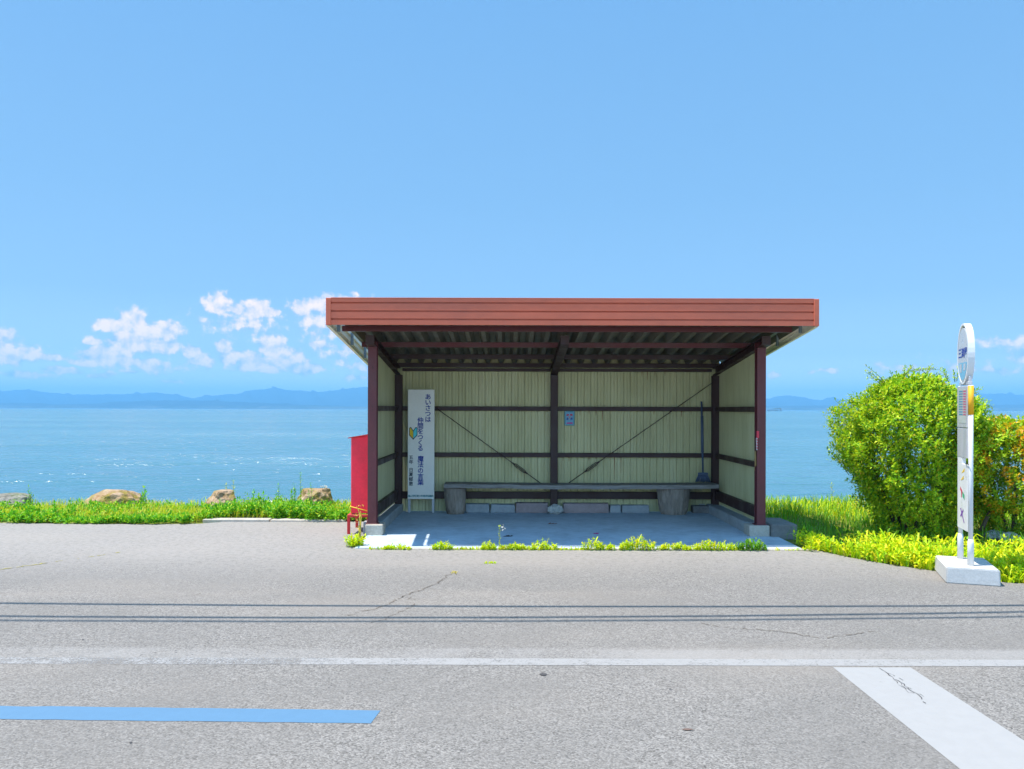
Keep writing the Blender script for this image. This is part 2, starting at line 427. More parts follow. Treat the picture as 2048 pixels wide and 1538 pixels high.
# asphalt sheet; far edge follows the verges
edge = [(-60, 10.6), (-9, 10.62)]
for px, py in ((0, 1046), (120, 1048), (300, 1049), (400, 1048), (470, 1042), (560, 1041), (650, 1045), (700, 1043)):
    g = G(px, py); edge.append((g.x, g.y))
edge += [(-1.9, 10.6), (-1.7, 10.6), (-1.7, 9.0), (2.85, 9.0)]
for px, py in ((1560, 1094), (1620, 1098), (1700, 1116), (1780, 1130), (1870, 1143), (2010, 1166), (2048, 1168), (2200, 1172)):
    g = G(px, py); edge.append((g.x, g.y))
edge.append((60, edge[-1][1]))
mb = MB(); z = .004
vs = []; fs = []
for i, (x, y) in enumerate(edge): vs += [(x, -60, z), (x, 2.0, z), (x, 5.0, z), (x, y, z)]
for i in range(len(edge)-1):
    if edge[i+1][0]-edge[i][0] < 1e-6: continue
    for k in range(3): fs.append((i*4+k, i*4+4+k, i*4+5+k, i*4+1+k))
mb.add(vs, fs)
setting(mb.build('road', M['asphalt']))
def sheet(name, pts, mat, z=.0058, kind='structure'):
    m_ = MB(); m_.add([(x, y, z) for x, y in pts], [tuple(range(len(pts)))]); return setting(m_.build(name, mat), kind)
sheet('edge_line', [(-30, 4.67), (30, 4.67), (30, 4.795), (-30, 4.795)], M['line'])
sheet('stop_line', [(1.862, -8), (2.335, -8), (2.335, 4.645), (1.885, 4.645)], M['bar'])
a, b, c, d = G(753, 1423), G(740, 1446), G(0, 1439), G(0, 1414)
s1 = (a.y-d.y)/(a.x-d.x)
mb = MB()
n = 90; vs = []
for i in range(n+1):
    x = -12 + (a.x-(-12))*i/n
    vs += [(x, d.y + (x-d.x)*s1 - .165 + R(-.004, .004), .0058), (x + (.02 if i == n else 0), d.y + (x-d.x)*s1 + R(-.005, .005), .0058)]
mb.add(vs, [(2*i, 2*i+2, 2*i+3, 2*i+1) for i in range(n)])
setting(mb.build('blue_lane_line', M['blue_line']))
def crack(pts, w, mat, z=.0075, jit=.02, name='pavement_crack', gaps=0.):
    """thin ragged seam over the road, drawn through photo points"""
    P = [G(*p) for p in pts]; m_ = MB(); Q = []
    for p, q in zip(P, P[1:]):
        k = max(2, int((q-p).length/.025))
        for i in range(k): Q.append(p.lerp(q, i/k))
    Q.append(P[-1])
    Q = [Vector((p.x+R(-jit, jit), p.y+R(-jit, jit), z)) for p in Q]
    vs = []
    for i, p in enumerate(Q):
        d_ = (Q[min(i+1, len(Q)-1)]-Q[max(i-1, 0)]).normalized(); nrm = Vector((-d_.y, d_.x, 0)); ww = w*R(.3, 1.2)
        vs += [p+nrm*ww, p-nrm*ww]
    m_.add(vs, [(2*i, 2*i+1, 2*i+3, 2*i+2) for i in range(len(Q)-1) if R(0, 1) > gaps])
    return setting(m_.build(name, mat))
crack([(905, 1146), (880, 1165), (840, 1182), (805, 1194), (780, 1208), (762, 1215), (700, 1232)], .0045, M['crack'], gaps=.1)
crack([(805, 1194), (828, 1201), (830, 1212), (800, 1225), (770, 1240), (740, 1248)], .004, M['crack'], gaps=.25)
crack([(0, 1140), (60, 1132), (130, 1122), (200, 1112), (262, 1102)], .010, M['moss'], gaps=.45)
crack([(440, 1265), (510, 1252), (530, 1246)], .003, M['crack'], gaps=.3)
crack([(1390, 1246), (1450, 1257), (1560, 1264), (1640, 1278), (1700, 1272), (1760, 1263)], .004, M['crack'], gaps=.35)
crack([(360, 1196), (395, 1190), (410, 1178)], .003, M['crack'], gaps=.35)
crack([(1757, 1339), (1775, 1349), (1788, 1360), (1803, 1368), (1818, 1381), (1834, 1390), (1846, 1402), (1849, 1409)], .0024, M['crack_black'], .0085, .008, gaps=.08)
crack([(1775, 1349), (1790, 1354), (1806, 1363)], .0018, M['crack_black'], .0085, .006, gaps=.2)
crack([(1790, 1362), (1800, 1373), (1812, 1379), (1826, 1381)], .002, M['crack_black'], .0087, .008, gaps=.1)
crack([(1803, 1369), (1806, 1377), (1818, 1388), (1830, 1389)], .0016, M['crack_black'], .0089, .006, gaps=.2)
crack([(1834, 1390), (1842, 1391), (1848, 1396)], .0016, M['crack_black'], .0087, .006, gaps=.2)
crack([(1738, 1366), (1752, 1364), (1768, 1368)], .0008, M['crack_black'], .0085, .006, gaps=.5)
crack([(1820, 1500), (1836, 1508), (1850, 1512)], .0008, M['crack_black'], .0085, .008, gaps=.5)
# rusty stains and small moss tufts on the asphalt
def blotch(px, py, rx, ry, mat, name='road_stain'):
    g = G(px, py); m_ = MB(); pts = []
    for i in range(18):
        t = 2*math.pi*i/18; k = R(.6, 1.15); pts.append((g.x+math.cos(t)*rx*k, g.y+math.sin(t)*ry*k, .0078))
    m_.add(pts, [tuple(range(18))]); return setting(m_.build(name, mat))
blotch(1086, 1351, .028, .022, M['crack_black']); blotch(1374, 1462, .03, .012, flat('stain_brown', (.14, .09, .07)))
blotch(262, 1488, .008, .008, M['crack_black']); blotch(166, 1281, .008, .01, M['crack_black'])

# lake
def water():
    m, t, p = material('lake_water', .15, (.03, .17, .25), .5)
    p.inputs['IOR'].default_value = 1.33
    co = t.worldco((.45, 1, 1))
    n1 = t.noise(co, .36, 4, .6, .5); n2 = t.noise(co, 1.5, 3, .6, .4); n3 = t.noise(t.worldco((.12, 1, 1)), .06, 3, .5); n4 = t.noise(co, 6.5, 2, .5)
    patch = t.noise(t.worldco((.25, 1, 1)), .022, 4, .6)
    h = t.math('ADD', t.math('MULTIPLY', n1, 2.5), t.math('ADD', t.math('MULTIPLY', n2, .62), t.math('MULTIPLY', n4, .16)))
    h = t.math('ADD', t.math('MULTIPLY', h, t.maprange(patch, .35, .65, .45, 1.35)), t.math('MULTIPLY', n3, 2.))
    t.l.new(t.bump(h, 1.0, .55), p.inputs['Normal'])
    t.l.new(t.mix(t.maprange(patch, .35, .65), (.05, .15, .185), (.08, .195, .235)), p.inputs['Base Color'])
    return m
mb = MB(); mb.add([(-12000, 13.2, -1.1), (12000, 13.2, -1.1), (12000, 14000, -1.1), (-12000, 14000, -1.1)], [(0, 1, 2, 3)])
setting(mb.build('water', water()))

# far hills: real ridges across the lake
def hill_mat(name, a, b):
    m, t, p = material(name, .95, a, .05)
    n = t.noise(t.worldco(), .006, 5, .65)
    t.l.new(t.ramp(n, [(.35, a), (.65, b)]), p.inputs['Base Color']); return m
M['hill'] = hill_mat('far_forest', (.016, .032, .028), (.035, .055, .045))
M['shore'] = hill_mat('far_shore', (.03, .055, .035), (.10, .12, .09))
def ridge(name, prof, D, depth, rough, mat, zbase=-1.3):
    """a range of hills: crest from the photo's skyline, slopes falling to both sides"""
    P = []
    for i in range(len(prof)-1):
        (x0, y0), (x1, y1) = prof[i], prof[i+1]; k = max(1, int((x1-x0)/5))
        for j in range(k):
            t = j/k; t2 = t*t*(3-2*t); P.append((x0+(x1-x0)*t, y0+(y1-y0)*(.5*t+.5*t2)))
    P.append(prof[-1]); ph = [R(0, 6.28) for _ in range(8)]
    m_ = MB(); rows = [(-1., 0.), (-.72, .16), (-.48, .36), (-.28, .58), (-.12, .84), (0, 1.), (.3, .6), (.8, 0.)]
    vs = []
    for px, py in P:
        q = W(px, py, D); h = max(2., q.z-zbase)
        h += rough*(math.sin(px*.13+ph[0])*.4+math.sin(px*.31+ph[1])*.3+math.sin(px*.71+ph[2])*.3)
        for r_, f in rows:
            wob = 1+.18*math.sin(px*.09+r_*5+ph[3])+.12*math.sin(px*.23+r_*9+ph[4]) if 0 < f < 1 else 1
            vs.append((q.x*(D+r_*depth)/D, D+r_*depth, zbase+h*f*(wob if f < .9 else 1)))
    n_ = len(rows)
    m_.add(vs, [(i*n_+k, i*n_+n_+k, i*n_+n_+k+1, i*n_+k+1) for i in range(len(P)-1) for k in range(n_-1)], 0, True)
    return setting(m_.build(name, mat))
ridge('hills', [(-700, 790), (-400, 785), (-150, 788), (0, 783), (48, 779), (90, 784), (140, 789), (200, 789), (260, 788), (305, 785), (345, 788), (385, 796), (420, 791), (470, 788), (510, 780), (545, 776), (590, 781), (640, 784), (690, 778), (735, 773), (800, 770), (900, 782), (1000, 790), (1100, 786), (1200, 792), (1300, 786), (1400, 790), (1480, 800), (1530, 800), (1550, 793), (1580, 791), (1600, 793), (1617, 798), (1640, 800), (1658, 795), (1680, 799), (1740, 800), (1800, 794), (1880, 791), (1950, 788), (2000, 787), (2060, 790), (2200, 780), (2500, 792), (2900, 800)], 8600, 1900, 7, M['hill'])
ridge('hills', [(-700, 806), (-200, 803), (0, 806), (70, 806), (110, 809), (180, 808), (240, 803), (330, 801), (420, 801), (480, 804), (560, 807), (620, 810), (700, 812), (760, 815), (900, 815), (1000, 813.5), (1100, 815), (1250, 812), (1400, 815), (1560, 812), (1640, 811), (1720, 809), (1850, 808), (1950, 810), (2048, 809), (2300, 808), (2900, 808)], 6300, 900, 3.5, M['hill'])
ridge('far_shore', [(-700, 812), (0, 811), (80, 812.5), (130, 811), (200, 813), (330, 812), (520, 812.5), (560, 812), (640, 813), (760, 814), (900, 815), (1100, 815.2), (1500, 816), (1650, 816.3), (1760, 816.2), (1900, 815.5), (2100, 816), (2900, 814)], 5600, 90, 1.6, M['shore'])

# fishing stakes standing far out in the water
m_ = MB()
for i in range(13):
    q = W(1536+i*2.2+R(-.5, .5), 818, 1500); top = R(3.5, 6.5) if i > 5 else R(1.5, 3.5)
    m_.tube([(q.x, 1500+R(-15, 15), -1.5), (q.x+R(-.6, .6), 1500, -1.1+top)], .32, 5)
a_, b_ = W(1544, 818, 1500), W(1562, 818, 1500)
m_.tube([(a_.x, 1500, 2.2), ((a_.x+b_.x)/2, 1500, 4.4), (b_.x, 1500, 2.6)], .3, 5); m_.tube([(a_.x-9, 1500, -.5), (b_.x, 1500, -.5)], .35, 5)
tag(m_.build('fishing_stakes', flat('dark_stakes', (.04, .06, .06)), None, (a_.x, 1500, -1.1)), 'faint row of fishing stakes far out on the lake right of the shelter', 'fishing stakes')

# the air over the lake
def haze():
    m = bpy.data.materials.new('haze'); m.use_nodes = True; t = NT(m.node_tree)
    t.n.remove(t.n['Principled BSDF'])
    v = t.new('ShaderNodeVolumePrincipled'); v.inputs['Color'].default_value = HAZE_COL
    v.inputs['Density'].default_value = HAZE_DENS; v.inputs['Anisotropy'].default_value = 0.
    t.l.new(v.outputs[0], t.n['Material Output'].inputs['Volume'])
    m_ = MB(); m_.box(-11500, 11500, -300, 12000, -4, 288, 0); o = setting(m_.build('haze', m), 'stuff')
    return o
HAZE_COL = (.22, .60, 1, 1); HAZE_DENS = 2.05e-4
haze()

# ------------------------------------------------------------------ the bus shelter
D1, DF, DR = 8.55, 9.36, 11.46          # fascia, front posts, rear wall
SL = .115                                 # roof fall per metre
def zs_(y, z0=2.434, y0=9.0): return z0 - SL*(y-y0)     # underside of the roof deck
sh = empty('bus_shelter', 'open fronted bus shelter with brick red fascia and cream walls beside the lake', 'bus shelter', (.7, 10.2, 0))
XL, XR = -1.656, 3.013                    # outer faces of the front posts
def P(mb_, name, mats): return part(mb_, name, mats, sh)
# posts: H sections
def hpost(x0, x1, y0, y1, z0, z1):
    m_ = MB(); f = .009
    m_.box(x0, x1, y0, y0+f, z0, z1, .002); m_.box(x0, x1, y1-f, y1, z0, z1, .002)
    xm = (x0+x1)/2; m_.box(xm-.005, xm+.005, y0+f, y1-f, z0, z1, 0)
    return m_
for x0, x1 in ((XL, XL+.104), (XR-.104, XR)):
    m_ = hpost(x0, x1, DF+.02, DF+.124, .146, 2.29)
    m_.box(x0-.02, x1+.02, DF+.008, DF+.136, .144, .156, .002)
    for bx in (x0-.008, x1+.008): m_.tube([(bx, DF+.07, .15), (bx, DF+.07, .19)], .007, 6)
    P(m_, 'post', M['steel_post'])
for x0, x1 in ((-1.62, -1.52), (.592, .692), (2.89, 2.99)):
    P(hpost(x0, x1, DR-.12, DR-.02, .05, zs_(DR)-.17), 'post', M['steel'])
# rafters
def sbeam(x0, x1, y0, y1, dz0, dz1, m_=None, bev=.003):
    m_ = m_ or MB()
    m_.hexa([(x0, y0, zs_(y0)+dz0), (x1, y0, zs_(y0)+dz0), (x1, y1, zs_(y1)+dz0), (x0, y1, zs_(y1)+dz0),
             (x0, y0, zs_(y0)+dz1), (x1, y0, zs_(y0)+dz1), (x1, y1, zs_(y1)+dz1), (x0, y1, zs_(y1)+dz1)], 0, bev)
    return m_
for xc in (XL+.052, .642, XR-.052):
    m_ = MB()
    sbeam(xc-.05, xc+.05, DF-.14, DR+.1, -.165, -.156, m_, 0); sbeam(xc-.05, xc+.05, DF-.14, DR+.1, -.073, -.063, m_, 0)
    sbeam(xc-.006, xc+.006, DF-.14, DR+.1, -.156, -.073, m_, 0)
    sbeam(xc-.05, xc+.05, DF-.15, DF-.14, -.165, -.063, m_, 0)
    P(m_, 'rafter', M['steel'])
# purlins under the deck, run past the side walls
for y, xa, xb in ((9.0, -1.88, 3.18), (9.93, -1.83, 3.12), (10.75, -1.80, 3.1), (11.42, -1.80, 3.1)):
    m_ = MB()
    z0, z1 = zs_(y)-.062, zs_(y)-.001
    m_.box(xa, xb, y-.004, y, z0, z1, 0); m_.box(xa, xb, y, y+.05, z1-.006, z1, 0); m_.box(xa, xb, y, y+.05, z0, z0+.005, 0)
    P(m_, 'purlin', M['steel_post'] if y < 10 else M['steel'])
# folded roof deck
pr = []; x = -1.845; pitch = .19
while x < 3.25:
    pr += [(x, 0), (x+.045, 0), (x+.085, .085), (x+.15, .085)]; x += pitch
pr.append((x, 0))
prof = pr + [(a_, b_+.004) for a_, b_ in reversed(pr)]
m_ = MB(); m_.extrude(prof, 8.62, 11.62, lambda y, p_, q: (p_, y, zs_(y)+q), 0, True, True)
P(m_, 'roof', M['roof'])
# fascia boards: ribbed siding on the front and both sides, brick red outside, cream inside
zb, zt = 2.398, 2.681; hh = zt-zb
fx0, fx1 = -1.961, 3.313
def ribbed():
    pr_ = [(0, 0)]
    for f0, f1 in ((.17, .235), (.475, .54), (.79, .855)):
        pr_ += [(0, f0*hh), (.006, f0*hh+.001), (.024, f0*hh+.003), (.024, f1*hh-.001), (0, f1*hh)]
    pr_ += [(0, hh), (.028, hh), (.028, 0)]
    return pr_
m_ = MB(); m_.extrude(ribbed(), fx0+.052, fx1-.052, lambda x_, p_, q: (x_, D1+.006+p_, zb+q))
ff = P(m_, 'fascia', M['fascia'])
for xa, xb in ((fx0, fx0+.055), (fx1-.055, fx1)):
    m_ = MB(); m_.box(xa, xb, D1-.002, D1+.034, zb-.004, zt+.004, .004)
    o = m_.build('corner_trim', M['fascia'], ff)
m_ = MB(); m_.box(fx0+.055, fx1-.055, D1+.002, D1+.05, zt+.0005, zt+.008, .001)
m_.build('top_trim', M['fascia'], ff)
for xo, s_ in ((fx0, 1), (fx1, -1)):
    pr_ = [(p_, q) for p_, q in ribbed()[:-2]]
    m_ = MB()
    m_.extrude(pr_ + [(p_+.003, q) for p_, q in reversed(pr_)], D1+.034, 11.9,
               lambda y, p_, q: (xo + s_*p_, y, zb - SL*(y-D1) + q))
    m2 = MB()
    m2.extrude([(a_+.0045, q) for a_, q in pr_] + [(a_+.007, q) for a_, q in reversed(pr_)], D1+.036, 11.9,
               lambda y, p_, q: (xo + s_*p_, y, zb - SL*(y-D1) + q))
    o = P(m_, 'side_fascia', M['fascia']); m2.build('lining', M['fascia_back'], o)
    m3 = MB()
    m3.extrude([(-.003, -.006), (.03, -.006), (.03, -.0015), (-.003, -.0015)], D1+.036, 11.9, lambda y, p_, q: (xo + s_*p_, y, zb - SL*(y-D1) + q))
    m3.build('edge_trim', M['fascia_back'], o)
    for y in (8.95, 9.72, 10.6):
        m4 = MB(); zz = zb-SL*(y-D1)
        m4.box(xo+s_*.05-.016, xo+s_*.05+.016, y, y+.03, zz+.008, zz+.16, .003)
        m4.box(min(xo+s_*.034, xo+s_*.15), max(xo+s_*.034, xo+s_*.15), y+.005, y+.012, zz+.15, zz+.158, 0)
        P(m4, 'bracket', M['galv'])
# siding sheets
def sidingprof(x0, x1, pitch=.0945):
    pr_ = []; x_ = x0
    while x_ < x1-.001:
        e = min(x_+pitch, x1)
        for f_, d_ in ((0, 0), (.44, 0), (.47, .004), (.50, .004), (.53, 0), (.88, 0), (.91, .013), (.97, .013), (1, 0)):
            xx = x_+f_*pitch
            if xx <= x1+1e-6: pr_.append((xx, d_))
        x_ += pitch
    return pr_
wz0 = .155
pr_ = sidingprof(-1.66, 3.02)
m_ = MB()
m_.extrude(pr_ + [(a_, b_+.003) for a_, b_ in reversed(pr_)], .036, zs_(DR+.03)+.076, lambda z_, p_, q: (p_, DR+q, z_))
for px, py0, h_ in ((1126, 912, 8), (1138, 912, 9), (1178, 912, 8), (1229, 914, 36), (1242, 914, 26), (1192, 912, 5), (1160, 821, 8), (1205, 821, 16), (1192, 821, 8), (1178, 821, 7), (1284, 742, 9), (1295, 742, 14), (1310, 742, 8), (1330, 742, 8), (1350, 742, 10), (1340, 821, 8), (1363, 821, 10), (1308, 821, 6), (1382, 821, 7)):
    q = W(px, py0, DR-.002); r_ = W(px, py0+h_*1.25, DR-.002); w_ = R(.003, .006)
    m_.add([(q.x-w_, DR-.0025, q.z), (q.x+w_, DR-.0025, q.z), (q.x+w_*.3, DR-.0025, r_.z), (q.x-w_*.4, DR-.0025, r_.z)], [(0, 3, 2, 1)], 1)
rw = P(m_, 'back_wall', [M['siding'], M['rust']])
for xo, s_ in ((XL+.03, 1), (XR-.03, -1)):
    pr_ = sidingprof(DF+.13, DR-.005)
    vs = []; n = len(pr_)
    full = pr_ + [(a_, b_-.003) for a_, b_ in reversed(pr_)]
    m_ = MB(); n = len(full)
    vs = [(xo - s_*q, p_, wz0) for p_, q in full] + [(xo - s_*q, p_, zs_(p_)-.07) for p_, q in full]
    m_.add(vs, [(i, (i+1) % n, n+(i+1) % n, n+i) for i in range(n)] + [tuple(reversed(range(n))), tuple(range(n, 2*n))])
    for k in range(7):
        yy = R(DF+.3, DR-.3); zz = R(2.0, 2.15) if k < 4 else 1.47; w_ = R(.003, .006); L = R(.05, .22)
        xx = xo + s_*.0012
        m_.add([(xx, yy-w_, zz), (xx, yy+w_, zz), (xx, yy+w_*.3, zz-L), (xx, yy-w_*.3, zz-L)], [(0, 1, 2, 3), (3, 2, 1, 0)][:1], 1)
    P(m_, 'side_wall', [M['siding'], M['rust']])
# girts: channel rails inside the walls
for zc, h_ in ((2.057, .042), (1.505, .062), (.845, .062), (.27, .10)):
    m_ = MB()
    m_.box(-1.52, .592, DR-.062, DR-.002, zc-h_/2, zc+h_/2, .003); m_.box(.692, 2.89, DR-.062, DR-.002, zc-h_/2, zc+h_/2, .003)
    P(m_, 'girt', M['steel'])
    if zc < 2:
        for xo, s_ in ((XL+.032, 1), (XR-.032, -1)):
            m_ = MB(); xa, xb = sorted((xo, xo+s_*.055))
            m_.box(xa, xb, DF+.126, DR-.122, zc-h_/2-.002, zc+h_/2+(.0 if zc > .5 else .03), .003); P(m_, 'girt', M['steel'])
# cross braces with turnbuckles
for (a1, a2, tb, sgn) in (((872, 816), (1082, 967), (1040, 936), 1), ((1424, 766), (1136, 967), (1184, 934), -1)):
    A, B_, T = W(*a1, DR-.085), W(*a2, DR-.085), None
    m_ = MB(); m_.tube([A, B_], .0065, 6); br = P(m_, 'brace_rod', M['steel'])
    k = (W(*tb, DR-.085)-A).length/(B_-A).length; C_ = A.lerp(B_, k); dv = (B_-A).normalized(); nv = Vector((-dv.z, 0, dv.x))
    m_ = MB()
    for o_ in (-1, 1): m_.tube([C_-dv*.11, C_-dv*.08+nv*.018*o_, C_+dv*.08+nv*.018*o_, C_+dv*.11], .006, 6)
    m_.tube([C_-dv*.13, C_-dv*.1], .013, 6); m_.tube([C_+dv*.1, C_+dv*.13], .013, 6)
    m_.build('turnbuckle', M['steel'], br)
# concrete: floor slab, plinths, side sills
m_ = MB()
m_.hexa([(-1.69, 8.56, -.05), (3.16, 8.56, -.05), (3.16, 11.6, -.05), (-1.72, 11.6, -.05), (-1.64, 8.56, .016), (3.14, 8.56, .016), (3.16, 11.6, .034), (-1.70, 11.6, .034)], 0, .006)
P(m_, 'floor', M['floor'])
m_ = MB(); m_.box(-1.2, 3.2, 8.515, 8.557, -.05, .011, .004); P(m_, 'edging', M['base'])
for x0, x1 in ((XL-.02, XL+.185), (XR-.205, XR+.035)):
    m_ = MB(); m_.box(x0, x1, DF-.03, DF+.20, .0, .146, .008); P(m_, 'plinth', M['base'])
for x0, x1 in ((-1.74, -1.515), (2.83, 3.08)):
    m_ = MB(); m_.box(x0, x1, DF+.202, DR+.06, .0, .15, .008); P(m_, 'sill', M['grey_block'])

# ------------------------------------------------------------------ inside the shelter
# bench: plank on two log sections
yb = 11.05
be = empty('bench', 'long weathered plank bench resting on two log sections inside the shelter', 'bench', (1.0, 11.2, .03))
m_ = MB()
nx = 40; pts = []
xa, xb = W(888, 970, yb).x, W(1438, 970, yb).x
for i in range(nx+1):
    x_ = xa + (xb-xa)*i/nx; w1, w2 = R(-.006, .006), R(-.004, .004); sag = -.012*math.sin(math.pi*i/nx)
    pts.append([(x_, yb+w1, .408+sag+w2), (x_, yb+w1, .461+sag+w2), (x_, yb+.36, .461+sag), (x_, yb+.36, .408+sag)])
vs = [q for r_ in pts for q in r_]
m_.add(vs, [(i*4+k, i*4+4+k, i*4+4+(k+1) % 4, i*4+(k+1) % 4) for i in range(nx) for k in range(4)] + [(0, 1, 2, 3), (nx*4+3, nx*4+2, nx*4+1, nx*4)])
part(m_, 'seat', M['plank'], be)
def log(cx, cy, rt, rb, h, lobes, seed, skew=0.):
    rnd = random.Random(seed); m_ = MB(); seg, rows = 22, 9
    ph = [rnd.uniform(0, 6.28) for _ in range(4)]
    vs = []
    for j in range(rows):
        f = j/(rows-1); r_ = rb+(rt-rb)*f**.8
        if j == 0: r_ *= .93
        for k in range(seg):
            t = 2*math.pi*k/seg
            rr = r_*(1+lobes*(.5*math.sin(3*t+ph[0]+f)+.35*math.sin(5*t+ph[1]-f*1.5)+.3*math.sin(9*t+ph[2])) + rnd.uniform(-.02, .02))
            vs.append((cx+skew*(1-f)+rr*math.cos(t), cy+rr*.86*math.sin(t), .031+h*f + (rnd.uniform(-.006, .0) if 0 < j < rows-1 else 0)))
    fs = [(j*seg+k, j*seg+(k+1) % seg, (j+1)*seg+(k+1) % seg, (j+1)*seg+k) for j in range(rows-1) for k in range(seg)]
    fs += [tuple(reversed(range(seg))), tuple(range((rows-1)*seg, rows*seg))]
    m_.add(vs, fs, 0, False); return m_
x1 = W(909, 1000, 11.2).x; x2 = W(1349, 1000, 11.2).x
o = part(log(x1, 11.22, .155, .125, .366, .05, 3, .012), 'leg', M['log'], be); o['label'] = 'smooth round log section under the left end'
o = part(log(x2, 11.24, .225, .175, .366, .11, 5), 'leg', M['log'], be); o['label'] = 'gnarled flaring tree stump under the right end'
# upright signboard
sb = empty('signboard', 'tall narrow white board with vertical Japanese writing in the shelter corner', 'sign', (W(842, 1022, 11.3).x, 11.3, .03))
ys = 11.28
def sx(px): return W(px, 900, ys).x
def sz(py): return W(842, py, ys).z
m_ = MB(); m_.box(sx(815.5), sx(868.5), ys, ys+.03, sz(998), sz(779), .003); part(m_, 'panel', M['panel'], sb)
for px in (816.5, 864.5):
    m_ = MB(); m_.box(sx(px-1), sx(px+4), ys+.032, ys+.06, .031, 1.6, .003); part(m_, 'leg', M['alu'], sb)
m_ = MB(); yt = ys-.0015; ch = .088
for txt, px, y0, y1 in (('あいさつは', 855.5, 794.5, 839.5), ('仲間をつくる', 840.5, 841.5, 897.5), ('魔法の言葉', 841, 918.5, 965.5)):
    m_ = MB()
    for i, c_ in enumerate(txt): glyphs(m_, c_, sx(px), sz(y0+(y1-y0)*i/(len(txt)-1)), ch, yt, 0)
    part(m_, 'lettering', M['blue_ink'], sb)
for cs in ((('五', 915.5), ('年', 924.5)), (('日', 940.5), ('夏', 949.5)), (('郁', 959), ('恵', 968))):
    m_ = MB()
    for c_, py in cs: glyphs(m_, c_, sx(822), sz(py), .062, yt, 0)
    part(m_, 'lettering', M['black_ink'], sb)
m_ = MB()
for i, c_ in enumerate('亀山学区青少年育成協議会'): glyphs(m_, c_, sx(818.6+i*4.25), sz(992.3), .034, yt, 0)
part(m_, 'lettering', M['teal_ink'], sb)
m_ = MB()
def mk(pts, y, mi): poly(m_, [(sx(a_), sz(b_)) for a_, b_ in pts], y, mi)
mk([(818.2, 856), (820.5, 854.2), (822.5, 854.6), (826.4, 861), (830.6, 854.6), (832.6, 854.2), (834.8, 856), (834.8, 870.5), (826.4, 879.6), (818.2, 870.5)], yt, 0)
mk([(819.6, 856.6), (821.4, 856), (826.1, 863), (826.1, 877), (819.6, 869.6)], yt-.001, 1)
mk([(826.7, 863), (831.6, 856), (833.5, 856.6), (833.5, 869.6), (826.7, 877)], yt-.001, 2)
part(m_, 'beginner_mark', [M['black_ink'], M['yellow'], M['cyan']], sb)
# framed notice on the back wall
yp = DR-.03
def qx(px): return W(px, 836, yp).x
def qz(py): return W(1139, py, yp).z
po = empty('poster', 'small cyan framed notice with red and magenta print on the back wall', 'poster', (qx(1139), yp, qz(836)))
m_ = MB(); m_.box(qx(1129), qx(1149), yp, yp+.02, qz(851), qz(822), .003); part(m_, 'frame', M['poster'], po)
m_ = MB(); yy = yp-.0015
def pk(pts, mi, y=yy): poly(m_, [(qx(a_), qz(b_)) for a_, b_ in pts], y, mi)
pk([(1131.5, 849), (1146.6, 849), (1146.6, 824.5), (1131.5, 824.5)], 0)
y2 = yy-.0012
pk([(1133, 832), (1138, 831), (1138, 828), (1133, 828.6)], 1, y2); pk([(1140, 831), (1145, 831.6), (1145, 828), (1140, 828)], 1, y2)
pk([(1137, 833), (1139, 838), (1141.5, 833)], 2, y2); pk([(1132.5, 839.5), (1136.5, 839.8), (1136.8, 836.5), (1134, 834.5)], 3, y2)
pk([(1140.5, 839.5), (1145.5, 839), (1144.6, 834.6), (1141.5, 836)], 3, y2); pk([(1133, 847.6), (1145.6, 847.6), (1145, 844.6), (1133.5, 845)], 4, y2)
part(m_, 'print', [M['poster_in'], M['red_mark'], M['salmon'], M['navy'], M['magenta']], po)
for px, py in ((1130.4, 823.6), (1147.5, 823.6), (1130.8, 849.2), (1147.6, 849.2)):
    m_ = MB(); q = Vector((qx(px), yp-.003, qz(py))); m_.tube([q+Vector((0, .004, 0)), q], .006, 8); part(m_, 'screw', M['sign_white'], po)
# broom in the right rear corner, standing on the bench
br = empty('broom', 'blue-grey broom leaning upright in the right rear corner behind the bench', 'broom', W(1406, 965, 11.36))
m_ = MB(); a_, b_ = W(1403, 803, 11.37), W(1406, 948, 11.3); m_.tube([a_, b_], .014, 8); m_.tube([W(1404, 832, 11.36), W(1405, 905, 11.32)], .021, 8); part(m_, 'handle', M['broom'], br)
m_ = MB()
b0 = W(1406, 950, 11.3)
for i in range(46):
    t = i/45-.5; q = Vector((b0.x+t*.12, 11.3+R(-.012, .012), b0.z+.01)); e = Vector((b0.x+t*.21+R(-.006, .006), 11.3+R(-.03, .03), .468+R(0, .02)))
    m_.tube([q, q.lerp(e, .5)+Vector((0, R(-.004, .004), 0)), e], [.006, .006, .004], 4)
m_.box(b0.x-.07, b0.x+.07, 11.28, 11.32, b0.z-.005, b0.z+.035, .008)
part(m_, 'bristles', M['broom'], br)
